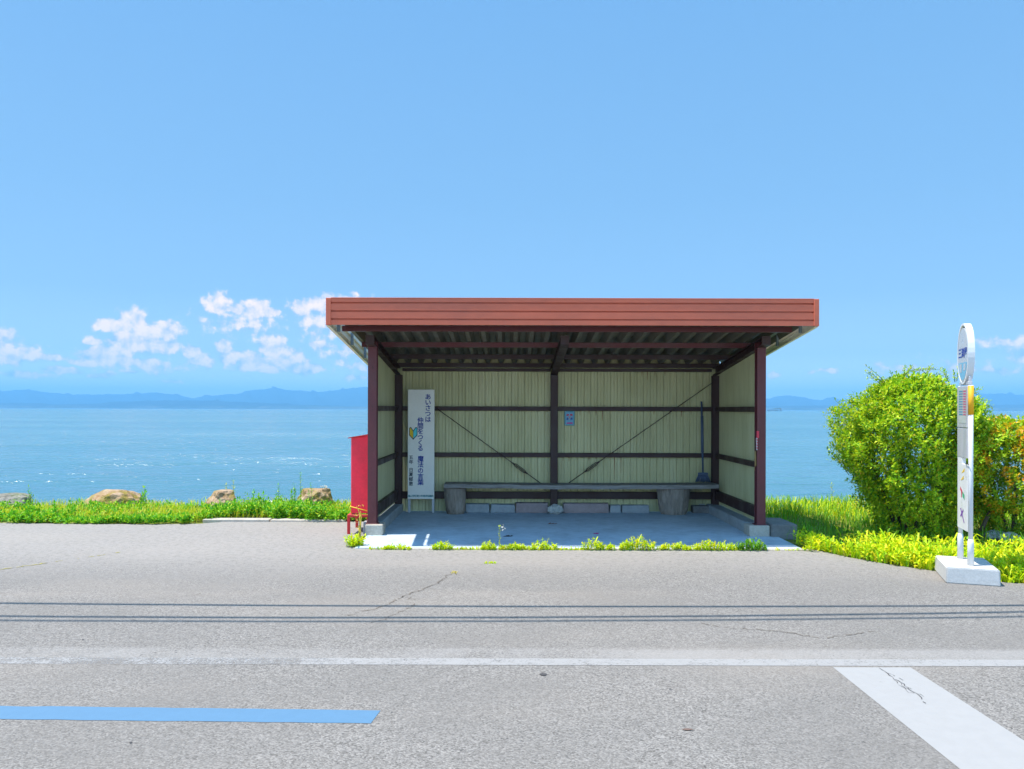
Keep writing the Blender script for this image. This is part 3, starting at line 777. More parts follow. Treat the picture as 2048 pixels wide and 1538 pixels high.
# loose blocks against the foot of the back wall
for px0, px1, y0, mk_, lb in ((931, 979, 1008, 'grey_block', 'grey concrete block at the wall foot, next to the left bench log'),
        (981, 1030, 1009, 'grey_block', 'grey block at the wall foot, touching the left end of a pinkish block'),
        (1031, 1096, 1006, 'pink_block', 'pinkish block lying at the wall foot, left of the pale round stone'),
        (1126, 1217, 1007, 'pink_block', 'long pinkish block lying at the wall foot, right of the pale round stone'),
        (1219, 1241, 1011, 'grey_block', 'short square grey block at the wall foot, touching the long pinkish block'),
        (1243, 1298, 1011, 'grey_block', 'long grey block at the wall foot, left of the gnarled stump'),
        (1384, 1418, 1012, 'dark_block', 'dark block in the right rear corner, right of the gnarled stump')):
    q0, q1 = W(px0, 1020, 11.36), W(px1, 1020, 11.36); m_ = MB()
    m_.hexa([(q0.x, 11.3+R(0, .02), .032), (q1.x, 11.3+R(0, .02), .032), (q1.x, 11.44, .032), (q0.x, 11.44, .032),
             (q0.x+R(0, .01), 11.31, W(px0, y0, 11.31).z), (q1.x-R(0, .01), 11.31, W(px1, y0, 11.31).z+R(-.01, .005)), (q1.x, 11.44, W(px0, y0, 11.31).z), (q0.x, 11.44, W(px0, y0, 11.31).z)], 0, .008)
    tag(m_.build('block', M[mk_], None, ((q0.x+q1.x)/2, 11.38, .032)), lb, 'block', 'blocks along the back wall')
def boulder(name, c, r, mat, label, cat, seed, squash=.0, group=None, flat_top=None):
    rnd = random.Random(seed); b = bmesh.new(); bmesh.ops.create_icosphere(b, subdivisions=4, radius=1)
    pl = [(Vector((rnd.uniform(-1, 1), rnd.uniform(-1, 1), rnd.uniform(-.3, 1))).normalized(), rnd.uniform(.62, .9)) for _ in range(11)]
    ph = [Vector((rnd.uniform(-9, 9),)*3) for _ in range(3)]
    from mathutils import noise
    for v in b.verts:
        p_ = v.co.copy()
        for nrm, d_ in pl:
            e = p_.dot(nrm)-d_
            if e > 0: p_ -= nrm*e*.92
        p_ *= 1+.14*noise.noise(p_*2.2+ph[0])+.09*noise.noise(p_*5+ph[1])+.05*noise.noise(p_*11+ph[2])
        v.co = Vector((p_.x*r[0], p_.y*r[1], p_.z*r[2]))
        if flat_top is not None and v.co.z > flat_top: v.co.z = flat_top+(v.co.z-flat_top)*.15
    for v in b.verts: v.co += Vector(c)
    m_ = MB(); m_.bm(b, 0, False)
    return tag(m_.build(name, mat, None, c), label, cat, group)
q = W(1111, 1015, 11.2); boulder('stone', (q.x, 11.2, .10), (.115, .09, .078), M['stone'], 'pale rounded stone on the shelter floor under the middle of the bench', 'stone', 4)
# sun-dried litter on the floor
def leafy(name, px, py, w_, mat, label, cat, z=.03):
    g = G(px, py, z); m_ = MB()
    for k in range(2):
        a_ = R(0, 3.1); 
        for j in range(3):
            x0 = g.x-w_+w_*j*.66+R(-.01, .01); m_.add([(x0, g.y-.015, z+.002), (x0+w_*.7, g.y-.012+R(-.01, .01), z+R(.004, .014)), (x0+w_*.6, g.y+.02, z+R(.004, .02)), (x0, g.y+.015, z+.003)], [(0, 1, 2, 3)])
    return tag(m_.build(name, mat, None, (g.x, g.y, z)), label, cat)
leafy('dry_leaf', 1016, 1073, .045, M['dark'], 'blackish curled leaf on the shelter floor beside the tall thin weed', 'leaf', .02)
leafy('dry_leaf', 1193, 1068, .03, M['magenta'], 'reddish dry leaf on the shelter floor in front of the bench', 'leaf', .022)
leafy('dry_leaf', 1105, 1048, .05, M['rust'], 'brownish dry leaf in the middle of the shelter floor', 'leaf', .024)
leafy('paper_scrap', 1404, 1010, .04, M['sign_white'], 'white scrap of paper on the dark block right of the stump', 'paper', .145)
# small notice and stick at the right front post
nt_ = empty('notice_strip', 'narrow red and white notice strip fixed beside the right front post', 'sign', W(1515, 880, 9.4))
m_ = MB(); q0, q1 = W(1512, 900, 9.37), W(1516.5, 876, 9.37); m_.box(q0.x, XR-.106, 9.352, 9.375, q0.z, q1.z, .002); part(m_, 'white_field', M['sign_white'], nt_)
m_ = MB(); q0, q1 = W(1513.5, 876, 9.37), W(1518, 862, 9.37); m_.box(q0.x-.004, q1.x-.004, 9.350, 9.3755, q0.z+.0005, q1.z, .002); part(m_, 'red_field', M['red_mark'], nt_)
for i in range(4):
    m_ = MB(); q = W(1514.3, 880+i*5.3, 9.35); m_.box(q.x-.006, q.x+.006, 9.3505, 9.3515, q.z-.008, q.z+.008, 0); part(m_, 'printed_mark', M['red_mark'], nt_)
m_ = MB(); m_.tube([W(1510.5, 902, 9.42), W(1511.5, 932, 9.42)], .012, 7); m_.tube([W(1511, 930, 9.42), W(1509, 936, 9.42), W(1509.5, 942, 9.42)], .003, 5)
tag(m_.build('wooden_stick', M['stick'], None), 'short yellowish stick hanging below the red and white strip', 'stick')

# ------------------------------------------------------------------ red cabinet left of the shelter
rc = empty('cabinet', 'tall bright red metal cabinet on a low frame against the left side of the shelter', 'cabinet', (-1.8, 9.75, 0))
bx0, bx1, by0, by1 = -1.905, XL-.004, 9.66, 10.05
m_ = MB(); zt0, zt1 = W(704, 876, 9.66).z, W(735, 869, 9.66).z
m_.hexa([(bx0, by0, .236), (bx1, by0, .236), (bx1, by1, .236), (bx0, by1, .236), (bx0, by0, zt0), (bx1, by0, zt1), (bx1, by1, zt1), (bx0, by1, zt0)], 0, .004)
part(m_, 'body', M['red'], rc)
m_ = MB(); m_.hexa([(bx0-.03, by0-.03, zt0-.006), (bx1, by0-.03, zt1+.002), (bx1, by1+.03, zt1+.002), (bx0-.03, by1+.03, zt0-.006), (bx0-.03, by0-.03, zt0+.006), (bx1, by0-.03, zt1+.012), (bx1, by1+.03, zt1+.012), (bx0-.03, by1+.03, zt0+.006)], 0)
part(m_, 'lid', M['red_dark'], rc)
sx0, sx1, sy0, sy1 = -1.925, XL-.002, 9.53, 10.08
m_ = MB(); f = .032
m_.box(sx0, sx1, sy0, sy0+f, .204, .234, .002); m_.box(sx0, sx1, sy1-f, sy1, .204, .234, .002); m_.box(sx0, sx0+f, sy0+f, sy1-f, .204, .234, .002); m_.box(sx1-f, sx1, sy0+f, sy1-f, .204, .234, .002)
part(m_, 'stand', M['red_dark'], rc)
for lx, ly in ((sx0, sy0), (sx1-f, sy0), (sx0, sy1-f), (sx1-f, sy1-f)):
    m_ = MB(); m_.box(lx, lx+f, ly, ly+f, .005 if lx < -1.8 else .012, .203, .002); part(m_, 'leg', M['red_dark'], rc)
m_ = MB(); zc0, zc1 = W(704, 1013, 9.65).z, W(735, 1024, 9.65).z
m_.tube([(bx0-.008, by1+.008, zc0+.03), (bx0-.008, by0-.008, zc0), (bx1-.006, by0-.008, zc1), ], .006, 6)
m_.tube([(bx0-.008, by0-.01, zc0), (bx0-.02, by0-.012, zc0-.02), (bx0+.02, by0-.012, zc0-.10)], .004, 5)
tag(m_.build('cord', M['cord'], None), 'yellow cord tied round the lower part of the red cabinet', 'cord')
# shaded block right of the shelter
m_ = MB(); m_.box(3.055, 3.36, 9.30, 9.9, -.02, .165, .012)
tag(m_.build('concrete_block', M['dark_block'], None, (3.2, 9.6, 0)), 'dark grey concrete block in the grass beside the right front post', 'block')
# kerb at the left verge
k0, k1 = G(405, 1044), G(545, 1041); m_ = MB()
m_.box(k0.x, k1.x, k0.y, k0.y+.16, -.03, .035, .008); m_.box(k1.x+.01, k1.x+1.0, k0.y+.02, k0.y+.18, -.03, .028, .008)
setting(m_.build('kerb', M['base']))

# ------------------------------------------------------------------ bus stop pole
FLp = Vector((3.784, 6.92, 0)); ang = math.atan2(-.338, .941)
bs = empty('bus_stop', 'silver bus stop pole with oval head and timetable on a white concrete block', 'bus stop', FLp, ang)
TURN = Matrix.Translation((.207, .34, 0)) @ Matrix.Rotation(rad(3.6), 4, 'Z') @ Matrix.Translation((-.207, -.34, 0))
def BP(m_, name, mats, par=None):
    if name != 'base_block': m_.v = [tuple(TURN @ Vector(v)) for v in m_.v]
    return m_.build(name, mats, par or bs)
m_ = MB(); b = bmesh.new(); bmesh.ops.create_cube(b, size=1)
for v in b.verts:
    top = v.co.z > 0; v.co = Vector((.2075+v.co.x*(.415-(.012 if top else 0)), .31+v.co.y*(.62-(.012 if top else 0)), .0725+v.co.z*.137))
bmesh.ops.bevel(b, geom=list(b.edges), offset=.008, segments=2, affect='EDGES'); m_.bm(b)
BP(m_, 'base_block', M['white_block'])
xc, y0, y1 = .207, .17, .51            # pole line in the block's own axes, near and far tube
ym, hw = (y0+y1)/2, (y1-y0)/2
zb_ = .141
for yy in (y0, y1):
    m_ = MB(); m_.tube([(xc, yy, zb_), (xc, yy, 1.72)], .0195, 12)
    m_.tube([(xc, yy, zb_), (xc, yy, .33), (xc, yy, .37)], [.027, .026, .0205], 12)
    pole = BP(m_, 'pole', M['white'])
    if yy == y0:
        m_ = MB(); m_.tube([(xc, yy, 1.46), (xc, yy, 1.715)], .0225, 12); BP(m_, 'reflective_sleeve', M['orange'], pole)
# oval ring head: a thick band
def oval(rx, rz, zc, n_=40): return [(ym+rx*math.sin(2*math.pi*i/n_), zc+rz*math.cos(2*math.pi*i/n_)) for i in range(n_)]
zc = 2.005; o1 = oval(.186, .272, zc); o2 = oval(.170, .256, zc)
m_ = MB(); n_ = 40; th = .027; vs = []
for (a1_, b1_), (a2_, b2_) in zip(o1, o2): vs += [(xc-th, a1_, b1_), (xc+th, a1_, b1_), (xc+th, a2_, b2_), (xc-th, a2_, b2_)]
m_.add(vs, [(i*4+k, ((i+1) % n_)*4+k, ((i+1) % n_)*4+(k+1) % 4, i*4+(k+1) % 4) for i in range(n_) for k in range(4)], 0, False)
ring = BP(m_, 'head_ring', M['white'])
m_ = MB(); pl_ = oval(.164, .240, zc-.008)
m_.add([(xc-.0255, a_, b_) for a_, b_ in pl_] + [(xc-.012, a_, b_) for a_, b_ in pl_], [tuple(range(n_)), tuple(reversed(range(n_, 2*n_)))] + [(i, i+n_, (i+1) % n_+n_, (i+1) % n_) for i in range(n_)])
plate = BP(m_, 'name_plate', M['sign_white'])
# the side face looks along -X of the block's axes; text reads from far tube (left) to near tube (right)
MX = Matrix(((0, 1, 0, 0), (-1, 0, 0, 0), (0, 0, 1, 0), (0, 0, 0, 1)))     # (x, y, z) -> facing -X
def MF(xp): return Matrix.Translation((xp, ym, 0)) @ Matrix(((0, 1, 0, 0), (-1, 0, 0, 0), (0, 0, 1, 0), (0, 0, 0, 1)))
m_ = MB()
for i, c_ in enumerate('三津屋'): glyphs(m_, c_, -.095+i*.095, 2.005, .098, -.0015, 0, MF(xc-.0255))
BP(m_, 'lettering', M['blue_ink'], plate)
m_ = MB(); low = [(.155*math.sin(t_), zc-.008+.228*math.cos(t_)) for t_ in [rad(108+144*i/30) for i in range(31)]]
poly(m_, [(a_, b_) for a_, b_ in low], -.001, 0, MF(xc-.0255)); poly(m_, [(-.105, 1.84), (-.03, 1.84), (-.03, 1.915), (-.105, 1.915)], -.002, 1, MF(xc-.0255)); poly(m_, [(.03, 1.85), (.10, 1.86), (.10, 1.915), (.03, 1.915)], -.002, 1, MF(xc-.0255))
BP(m_, 'blue_field', [M['sign_blue'], M['sign_white']], plate)
m_ = MB(); m_.tube([(xc-.02, ym, zc+.215), (xc+.02, ym, zc+.215)], .03, 10); BP(m_, 'lamp_cap', M['dark'], ring)
m_ = MB(); m_.box(xc-.018, xc+.018, y0+.018, y1-.018, 1.725, 1.755, .003); m_.box(xc-.012, xc+.012, y0+.02, y0+.05, 1.755, 1.80, .003); m_.box(xc-.012, xc+.012, y1-.05, y1-.02, 1.755, 1.80, .003); BP(m_, 'head_bracket', M['brushed'])
# timetable frame, plain panel, white plate
m_ = MB(); m_.box(xc-.026, xc+.016, y0+.021, y1+.015, 1.345, 1.715, .003); tf = BP(m_, 'timetable_frame', M['brushed'])
m_ = MB(); poly(m_, [(-hw+.045, 1.385), (hw-.045, 1.385), (hw-.045, 1.69), (-hw+.045, 1.69)], -.0015, 0, MF(xc-.026))
for i in range(10):
    zz = 1.675-i*.023
    poly(m_, [(-hw+.055, zz-.012), (.015, zz-.012), (.015, zz), (-hw+.055, zz)], -.0025, 1, MF(xc-.026))
    poly(m_, [(.03, zz-.013), (hw-.055, zz-.013), (hw-.055, zz), (.03, zz)], -.0025, 2, MF(xc-.026))
BP(m_, 'timetable', [M['paper'], M['print_blue'], M['pink']], tf)
m_ = MB(); m_.box(xc-.024, xc+.014, y0+.021, y1+.015, 1.075, 1.34, .003); BP(m_, 'plain_panel', M['brushed'])
m_ = MB(); m_.box(xc-.022, xc+.012, y0+.021, y1+.015, .43, 1.02, .003); m_.box(xc-.022, xc+.012, ym+.04, y1+.015, 1.0205, 1.074, .002); wp = BP(m_, 'lower_plate', M['white'])
Mw = MF(xc-.022)
for mat_, shapes in (('yellow', ([(-.05, .93), (.06, .955), (.06, .985)], [(-.07, .865), (.03, .885), (.03, .915)])),
        ('red_mark', ([(-.085, .78), (-.01, .745), (-.01, .775), (-.085, .81)], [(-.05, .715), (-.03, .715), (-.03, .76), (-.05, .775)])),
        ('green_mark', ([(-.008, .725), (.06, .70), (.06, .745), (-.008, .774)],)),
        ('purple', ([(-.08, .61), (-.06, .62), (.06, .50), (.045, .49)], [(-.08, .545), (-.06, .535), (.03, .60), (.02, .615)]))):
    m_ = MB()
    for j_, sh_ in enumerate(shapes): poly(m_, sh_, -.0015-.0004*j_, 0, Mw)
    BP(m_, 'colour_mark', M[mat_], wp)
m_ = MB(); m_.tube([(xc-.014, y0+.09, 1.03), (xc-.03, y0+.04, 1.025), (xc-.025, y0-.03, 1.027)], .004, 6); BP(m_, 'wire_tie', M['dark'])

# ------------------------------------------------------------------ overhead cables (out of the frame, their shadows cross the road)
def cable(pts, zc_, sag, r_, label):
    Q = []
    for x_, yg in pts:
        z_ = zc_+sag*x_*x_; Q.append((x_ + z_*SUN.x/SUN.z, yg + z_*SUN.y/SUN.z, z_))
    m_ = MB(); m_.tube(Q, r_, 6); return tag(m_.build('overhead_cable', M['dark']), label, 'cable', 'overhead cables along the road')
def fit(p0, p1, p2):
    (xa_, ya_), (xb_, yb_), (xc_, yc_) = [(g.x, g.y) for g in (G(*p0), G(*p1), G(*p2))]
    out = []
    for i in range(-14, 15):
        x_ = i*1.6
        L = ya_*(x_-xb_)*(x_-xc_)/((xa_-xb_)*(xa_-xc_))+yb_*(x_-xa_)*(x_-xc_)/((xb_-xa_)*(xb_-xc_))+yc_*(x_-xa_)*(x_-xb_)/((xc_-xa_)*(xc_-xb_))
        out.append((x_, L))
    return out
cable(fit((0, 1207.5), (1024, 1214), (2048, 1212)), 4.8, .003, .022, 'thick black cable over the road casting the shadow nearest the shelter')
cable(fit((0, 1233.5), (1024, 1236), (2048, 1225)), 5.2, .003, .021, 'black cable over the road casting the middle of three line shadows')
cable(fit((0, 1242), (1024, 1243.5), (2048, 1234.5)), 5.4, .003, .018, 'thin black cable over the road casting the shadow nearest the white edge line')
# ------------------------------------------------------------------ vegetation
from mathutils import noise as NZ
M['weed'] = leaf('green_weed', [(0, (.05, .24, .012)), (.4, (.14, .46, .02)), (.75, (.30, .58, .02)), (1, (.55, .62, .03))])
M['grass_dry'] = leaf('yellow_grass', [(0, (.32, .50, .015)), (.5, (.60, .66, .02)), (.85, (.60, .52, .06)), (1, (.62, .46, .12))])
M['grass_green'] = leaf('green_grass', [(0, (.08, .28, .012)), (.6, (.16, .42, .02)), (1, (.36, .50, .03))])
M['lush'] = leaf('yellow_green_blades', [(0, (.26, .54, .012)), (.3, (.52, .70, .01)), (.8, (.74, .76, .01)), (1, (.74, .60, .02))])
M['bush'] = leaf('bush_leaf', [(0, (.08, .25, .015)), (.28, (.25, .48, .02)), (.64, (.50, .66, .02)), (.92, (.62, .68, .025)), (1, (.64, .46, .05))], .36)
M['bush2'] = leaf('second_bush_leaf', [(0, (.10, .28, .015)), (.5, (.34, .54, .02)), (1, (.66, .66, .03))], .36)
M['tip'] = leaf('orange_leaf', [(0, (.74, .24, .02)), (.4, (.80, .46, .02)), (1, (.76, .64, .03))], .3)
M['bark'] = wood('bush_bark', (.09, .065, .045), (.18, .14, .10), (4, 4, .6), 10)
M['stalk'] = leaf('stalk', [(0, (.14, .24, .02)), (1, (.28, .32, .05))], .1)
M['straw'] = leaf('straw', [(0, (.45, .36, .06)), (1, (.55, .42, .05))], .15)
M['flower'] = leaf('pale_flower', [(0, (.60, .58, .52)), (1, (.68, .64, .60))], .2)
def rv(a=1.): return Vector((R(-a, a), R(-a, a), R(-a, a)))
def blade(mb_, b, h, w, az, bend, mi=0):
    """one bent tapered blade in three segments"""
    d = Vector((math.cos(az), math.sin(az), 0)); s_ = Vector((-d.y, d.x, 0))*w/2
    P_ = [b, b+Vector((0, 0, h*.5))+d*h*bend*.18, b+Vector((0, 0, h*.86))+d*h*bend*.55, b+Vector((0, 0, h*(1-.22*bend)))+d*h*bend]
    vs = [P_[0]-s_*.7, P_[0]+s_*.7, P_[1]-s_, P_[1]+s_, P_[2]-s_*.7, P_[2]+s_*.7, P_[3]]
    mb_.add(vs, [(0, 1, 3, 2), (2, 3, 5, 4), (4, 5, 6)], mi)
def leaf1(mb_, p, d, L, w, mi=0, up=None):
    """one folded leaf from p along d"""
    u = up or Vector((0, 0, 1)); s_ = d.cross(u)
    if s_.length < 1e-3: s_ = Vector((1, 0, 0))
    s_.normalize(); n_ = s_.cross(d).normalized()
    m1 = p+d*L*.48
    mb_.add([p, m1+s_*w/2+n_*w*.14, p+d*L, m1-s_*w/2+n_*w*.14], [(0, 1, 2, 3)], mi)
def sprig(mb_, b, d, L, n, ll, lw, mi=0, curve=0., stem=None, smi=0, spread=.9):
    """a leafy twig: leaves in turning pairs along a curving stem"""
    d = d.normalized(); side = d.cross(Vector((0, 0, 1)));
    if side.length < 1e-3: side = Vector((1, 0, 0))
    side.normalize(); pts = []
    for i in range(n+1):
        t = i/n; pts.append(b+d*L*t+Vector((d.x, d.y, 0))*curve*L*t*t-Vector((0, 0, 1))*abs(curve)*L*t*t*.6)
    if stem: mb_.tube(pts, [stem*(1-.6*i/n) for i in range(n+1)], 4, smi, False)
    for i in range(1, n+1):
        ax = (pts[i]-pts[i-1]).normalized(); a0 = i*2.0+R(-.4, .4)
        o1 = side; o2 = ax.cross(side)
        for k in (0, 1):
            aa = a0+math.pi*k; out = o1*math.cos(aa)+o2*math.sin(aa)
            leaf1(mb_, pts[i], (ax*(1-spread*.55)+out*spread+rv(.25)).normalized(), ll*R(.7, 1.15), lw*R(.8, 1.2), mi, rv(1).normalized()*.5+Vector((0, 0, 1)))
    leaf1(mb_, pts[-1], (d+rv(.2)).normalized(), ll, lw, mi)
def weed(mb_, b, h, mi=0, n=None, ll=.05, lw=.022):
    for k in range(random.choice((1, 2, 2, 3))):
        sprig(mb_, b+Vector((R(-.03, .03), R(-.03, .03), 0)), Vector((R(-.35, .35), R(-.35, .35), 1)), h*R(.6, 1.05), n or max(3, int(h/.035)), ll*R(.8, 1.2), lw, mi)
def inside(poly_, x, y):
    c_ = False
    for (x0, y0), (x1, y1) in zip(poly_, poly_[1:]+poly_[:1]):
        if (y0 > y) != (y1 > y) and x < (x1-x0)*(y-y0)/(y1-y0)+x0: c_ = not c_
    return c_
def gz(y): return -.012 if y < 12 else -.012-.03*(y-12) if y < 13 else -.08
def scatter(poly_, n):
    xs_ = [p[0] for p in poly_]; ys_ = [p[1] for p in poly_]; out = []
    while len(out) < n:
        x_, y_ = R(min(xs_), max(xs_)), R(min(ys_), max(ys_))
        if inside(poly_, x_, y_): out.append((x_, y_))
    return out
# left verge -----------------------------------------------------------------
Ledge = [(x_, y_) for x_, y_ in edge if x_ <= -1.69 and y_ > 9.5 and x_ > -20]
def ly(x_):
    for (x0, y0), (x1, y1) in zip(Ledge, Ledge[1:]):
        if x0 <= x_ <= x1: return y0+(y1-y0)*(x_-x0)/(x1-x0)
    return 10.6
mb = MB()
for _ in range(15000):
    x_ = R(-11.5, -1.8); y_ = ly(x_)+.1+abs(random.gauss(0, 1))*.95+.15
    if y_ > 12.9: y_ = R(11.4, 12.9)
    k = NZ.noise(Vector((x_*.9, y_*.9, 3)))
    b_ = Vector((x_, y_, gz(y_))); blade(mb_=mb, b=b_, h=R(.05, .15)*(1+.5*k), w=R(.005, .011), az=R(0, 6.28), bend=R(.2, .9))
for x_, y_ in scatter([(-1.9, 10.7), (-1.2, 10.7), (3.3, 11.75), (3.3, 12.9), (-1.9, 12.9)], 1500):
    if y_ < 11.7 and x_ > -1.75: continue
    blade(mb, Vector((x_, y_, gz(y_))), R(.06, .13), R(.005, .01), R(0, 6.28), R(.2, .8))
tag(mb.build('grass', M['grass_dry']), 'thin yellow-green grass on the verge left of the shelter', 'grass', None, 'stuff')
mb = MB()
for _ in range(3300):
    x_ = R(-11, -1.75); y_ = ly(x_)+abs(random.gauss(0, .26))-.05*max(0, NZ.noise(Vector((x_*2.1, 7, 1)))+.3)
    px_ = CX+x_/10.8*F
    dens = .66-.7*max(0, y_-ly(x_)-.2)+.6*NZ.noise(Vector((x_*1.3, y_*1.3, 8)))
    if px_ < 60: dens *= .55
    if 405 < px_ < 545: y_ += .3
    if px_ > 560: y_ += .12*R(0, 1)
    if R(0, 1) > dens: continue
    back = y_-ly(x_)
    h_ = R(.07, .15)*(1+.3*min(1, back)) * (1.5 if 480 < px_ < 660 else 1)
    h_ *= 1+1.1*NZ.noise(Vector((x_*1.1, 4.2, y_)))
    weed(mb, Vector((x_, y_, -.005)), max(.05, h_), 0, None, .05, .024)
for _ in range(700):
    x_ = R(-11, -1.8); y_ = ly(x_)+R(.5, 1.5)
    if NZ.noise(Vector((x_*.8, 2, 5))) < -.05: continue
    weed(mb, Vector((x_, y_, gz(y_))), R(.07, .15), 0, None, .05, .022)
tag(mb.build('weeds', M['weed']), 'dense leafy green weeds along the asphalt edge left of the shelter', 'weeds', None, 'stuff')
# tall weeds that stand out of the left verge
def tall(px, py0, py1, D, label, n=3, mat='weed', ll=.05, lw=.018, group='tall weeds standing out of the verge'):
    b_ = W(px, py1, D); b_.z = gz(D); t_ = W(px, py0, D); h_ = t_.z-b_.z; m_ = MB()
    for k in range(n):
        sprig(m_, b_+Vector((R(-.04, .04), R(-.04, .04), 0)), Vector((R(-.12, .12), R(-.12, .12), 1)), h_*(1 if k == 0 else R(.55, .9)), max(5, int(h_/.035)), ll, lw, 0, R(-.08, .08), .004, 1, .75)
    return tag(m_.build('tall_weed', [M[mat], M['stalk']], None, b_), label, 'weed', group)
tall(60, 972, 1030, 11.7, 'tall weed at the right end of the dark grey rock by the left frame edge')
tall(284, 974, 1025, 11.6, 'bushy tall weed at the right end of the largest ochre rock', 4, 'weed', .06, .022)
tall(456, 968, 1010, 12.25, 'thin weed rising behind the small squarish rock, left one of two', 2, 'grass_dry', .045, .012)
tall(467, 963, 1010, 12.25, 'thin weed rising behind the small squarish rock, right one of two', 2, 'grass_dry', .045, .012)
tall(507, 982, 1030, 11.3, 'slim upright weed just right of the small squarish rock', 2)
tall(553, 969, 1030, 11.4, 'upright weed midway between the two right-hand rocks', 2)
tall(588, 968, 1035, 11.3, 'leafy weed at the left edge of the rightmost rock', 4)
tall(601, 944, 1030, 11.5, 'tallest weed on the left verge, thin and leaning over the rightmost rock', 2, 'weed', .045, .012)
tall(627, 966, 1020, 11.5, 'short weed standing in front of the rightmost rock', 2, 'weed', .045, .014)
tall(162, 1000, 1030, 11.2, 'dark upright weed in front of the grass between the grey and the ochre rock', 2)
m_ = MB(); b_ = W(647, 976, 11.95); b_.z = .25
for k in range(6):
    e_ = b_+Vector((R(-.05, .05), R(-.02, .02), R(.06, .10))); m_.tube([b_+Vector((R(-.02, .02), 0, 0)), e_], .002, 4, 1, False)
    for _ in range(9): leaf1(m_, e_+rv(.018), rv().normalized(), .016, .014)
tag(m_.build('flowering_weed', [M['flower'], M['stalk']], None, b_), 'small white flowering weed on top of the rightmost rock', 'weed')
# rocks -----------------------------------------------------------------------
def rk(px0, px1, py0, D, mat, label, seed, rz=None, ft=None):
    a_, b_ = W(px0, 1000, D), W(px1, 1000, D); top = W(px0, py0, D).z; h_ = top+.12
    boulder('rock', ((a_.x+b_.x)/2, D, -.12+h_*.46), ((b_.x-a_.x)/2*1.12, .30, h_*.66), M[mat], label, 'rock', seed, 0, 'rocks on the verge by the water', ft and h_*ft)
rk(-40, 58, 984, 11.95, 'rock_dark', 'dark grey flat-topped rock at the left frame edge', 21, None, .46)
rk(174, 292, 977, 12.0, 'rock', 'largest ochre rock on the verge, with an uneven humped top', 8, None, .5)
rk(414, 474, 977, 12.05, 'rock', 'small squarish brown rock in the middle of the left verge', 31, None, .46)
rk(598, 666, 972, 12.0, 'rock', 'squarish brown rock nearest the red cabinet', 43, None, .46)
mb = MB()
for px0, px1, n_ in ((-30, 62, 50), (180, 300, 95), (405, 480, 55), (575, 668, 80), (300, 400, 20)):
    for _ in range(n_):
        q = W(R(px0, px1), 1020, R(11.35, 11.62)); h_ = R(.08, .17) if px0 != 180 else R(.07, .15)
        weed(mb, Vector((q.x, q.y, gz(q.y))), h_, 0, None, .045, .02)
tag(mb.build('weeds', M['weed']), 'leafy weeds growing up against the foot of the rocks', 'weeds', None, 'stuff')
# weeds at the front edge of the floor slab --------------------------------------
def clump(px0, px1, hpx, label, n, mat='lush', broad=.012):
    g0, g1 = G(px0, 1096), G(px1, 1096); m_ = MB()
    for k in range(n):
        x_ = R(g0.x, g1.x); c_ = 1-abs((x_-g0.x)/(g1.x-g0.x)-.5)*1.1
        b_ = Vector((x_, 8.505+R(-.03, .035), .004)); h_ = hpx*8.5/F*R(.35, 1.05)*c_
        if k % 2: blade(m_, b_, h_, broad*R(.7, 1.5), R(0, 6.28), R(.3, 1.1))
        else: sprig(m_, b_, Vector((R(-.6, .6), R(-.6, .3), 1)), h_*.85, 4, .032, .014, 0)
    b_ = Vector(((g0.x+g1.x)/2, 8.505, 0)); return tag(m_.build('weed_clump', M[mat], None, b_), label, 'weed', 'weeds along the front edge of the shelter floor')
clump(772, 824, 12, 'low yellowish weed clump in front of the sunlit patch of floor', 60)
clump(866, 908, 22, 'weed clump at the slab edge below the upright signboard', 60)
clump(962, 992, 20, 'weed clump at the foot of the tall thin weed, on its left', 45)
clump(998, 1062, 16, 'low weed clump at the slab edge, right of the tall thin weed', 70)
clump(1064, 1112, 24, 'weed clump at the slab edge in line with the middle post', 60)
clump(1164, 1204, 30, 'spiky weed clump at the slab edge below the framed notice', 55)
clump(1210, 1228, 18, 'smallest weed tuft at the slab edge, between two spiky clumps', 24)
clump(1238, 1304, 34, 'largest bright yellow-green weed clump at the slab edge', 110)
clump(1308, 1378, 18, 'low wide weed clump at the slab edge in front of the gnarled stump', 85)
clump(1382, 1462, 26, 'wide weed clump at the slab edge in front of the broom corner', 110)
clump(1466, 1522, 32, 'dark green weed clump at the slab edge in front of the right plinth', 90, 'grass_green', .016)
clump(1584, 1640, 16, 'weed clump at the right end of the slab edge beside the grass', 40)
m_ = MB()
for _ in range(1500):
    px_ = R(740, 1640)
    if NZ.noise(Vector((px_*.013, 3.3, 0)))*.9+.25 < R(0, .6): continue
    g = G(px_, 1097); b_ = Vector((g.x, 8.50+R(-.022, .02), .004)); blade(m_, b_, R(.008, .045), R(.006, .012), R(0, 6.28), R(.5, 1.2))
tag(m_.build('grass', M['lush'], None), 'thin low line of yellow weeds in the joint before the shelter floor', 'grass', None, 'stuff')
def lone(name, px, py0, py1, D, mats, label, ll, lw, n, stem=.004, head=None):
    b_ = W(px, py1, D); b_.z = .006; t_ = W(px, py0, D); m_ = MB(); sprig(m_, b_, t_-b_, (t_-b_).length, n, ll, lw, 0, .05, stem, 1, .8)
    if head:
        for _ in range(10): leaf1(m_, t_+rv(.02)+Vector((.03, 0, -.01)), rv().normalized(), .03, .016, 2)
    return tag(m_.build(name, mats, None, b_), label, 'weed')
lone('tall_weed', 999, 1052, 1096, 8.5, [M['lush'], M['stalk'], M['flower']], 'tall thin weed with a drooping pale head in front of the shelter floor', .035, .010, 9, .003, True)
lone('leafy_plant', 1622, 1074, 1099, 8.42, [M['lush'], M['stalk']], 'small leafy plant at the left tip of the bright grass by the bush', .05, .02, 8)
m_ = MB()
b_ = W(716, 1086, 9.25); b_.z = .0
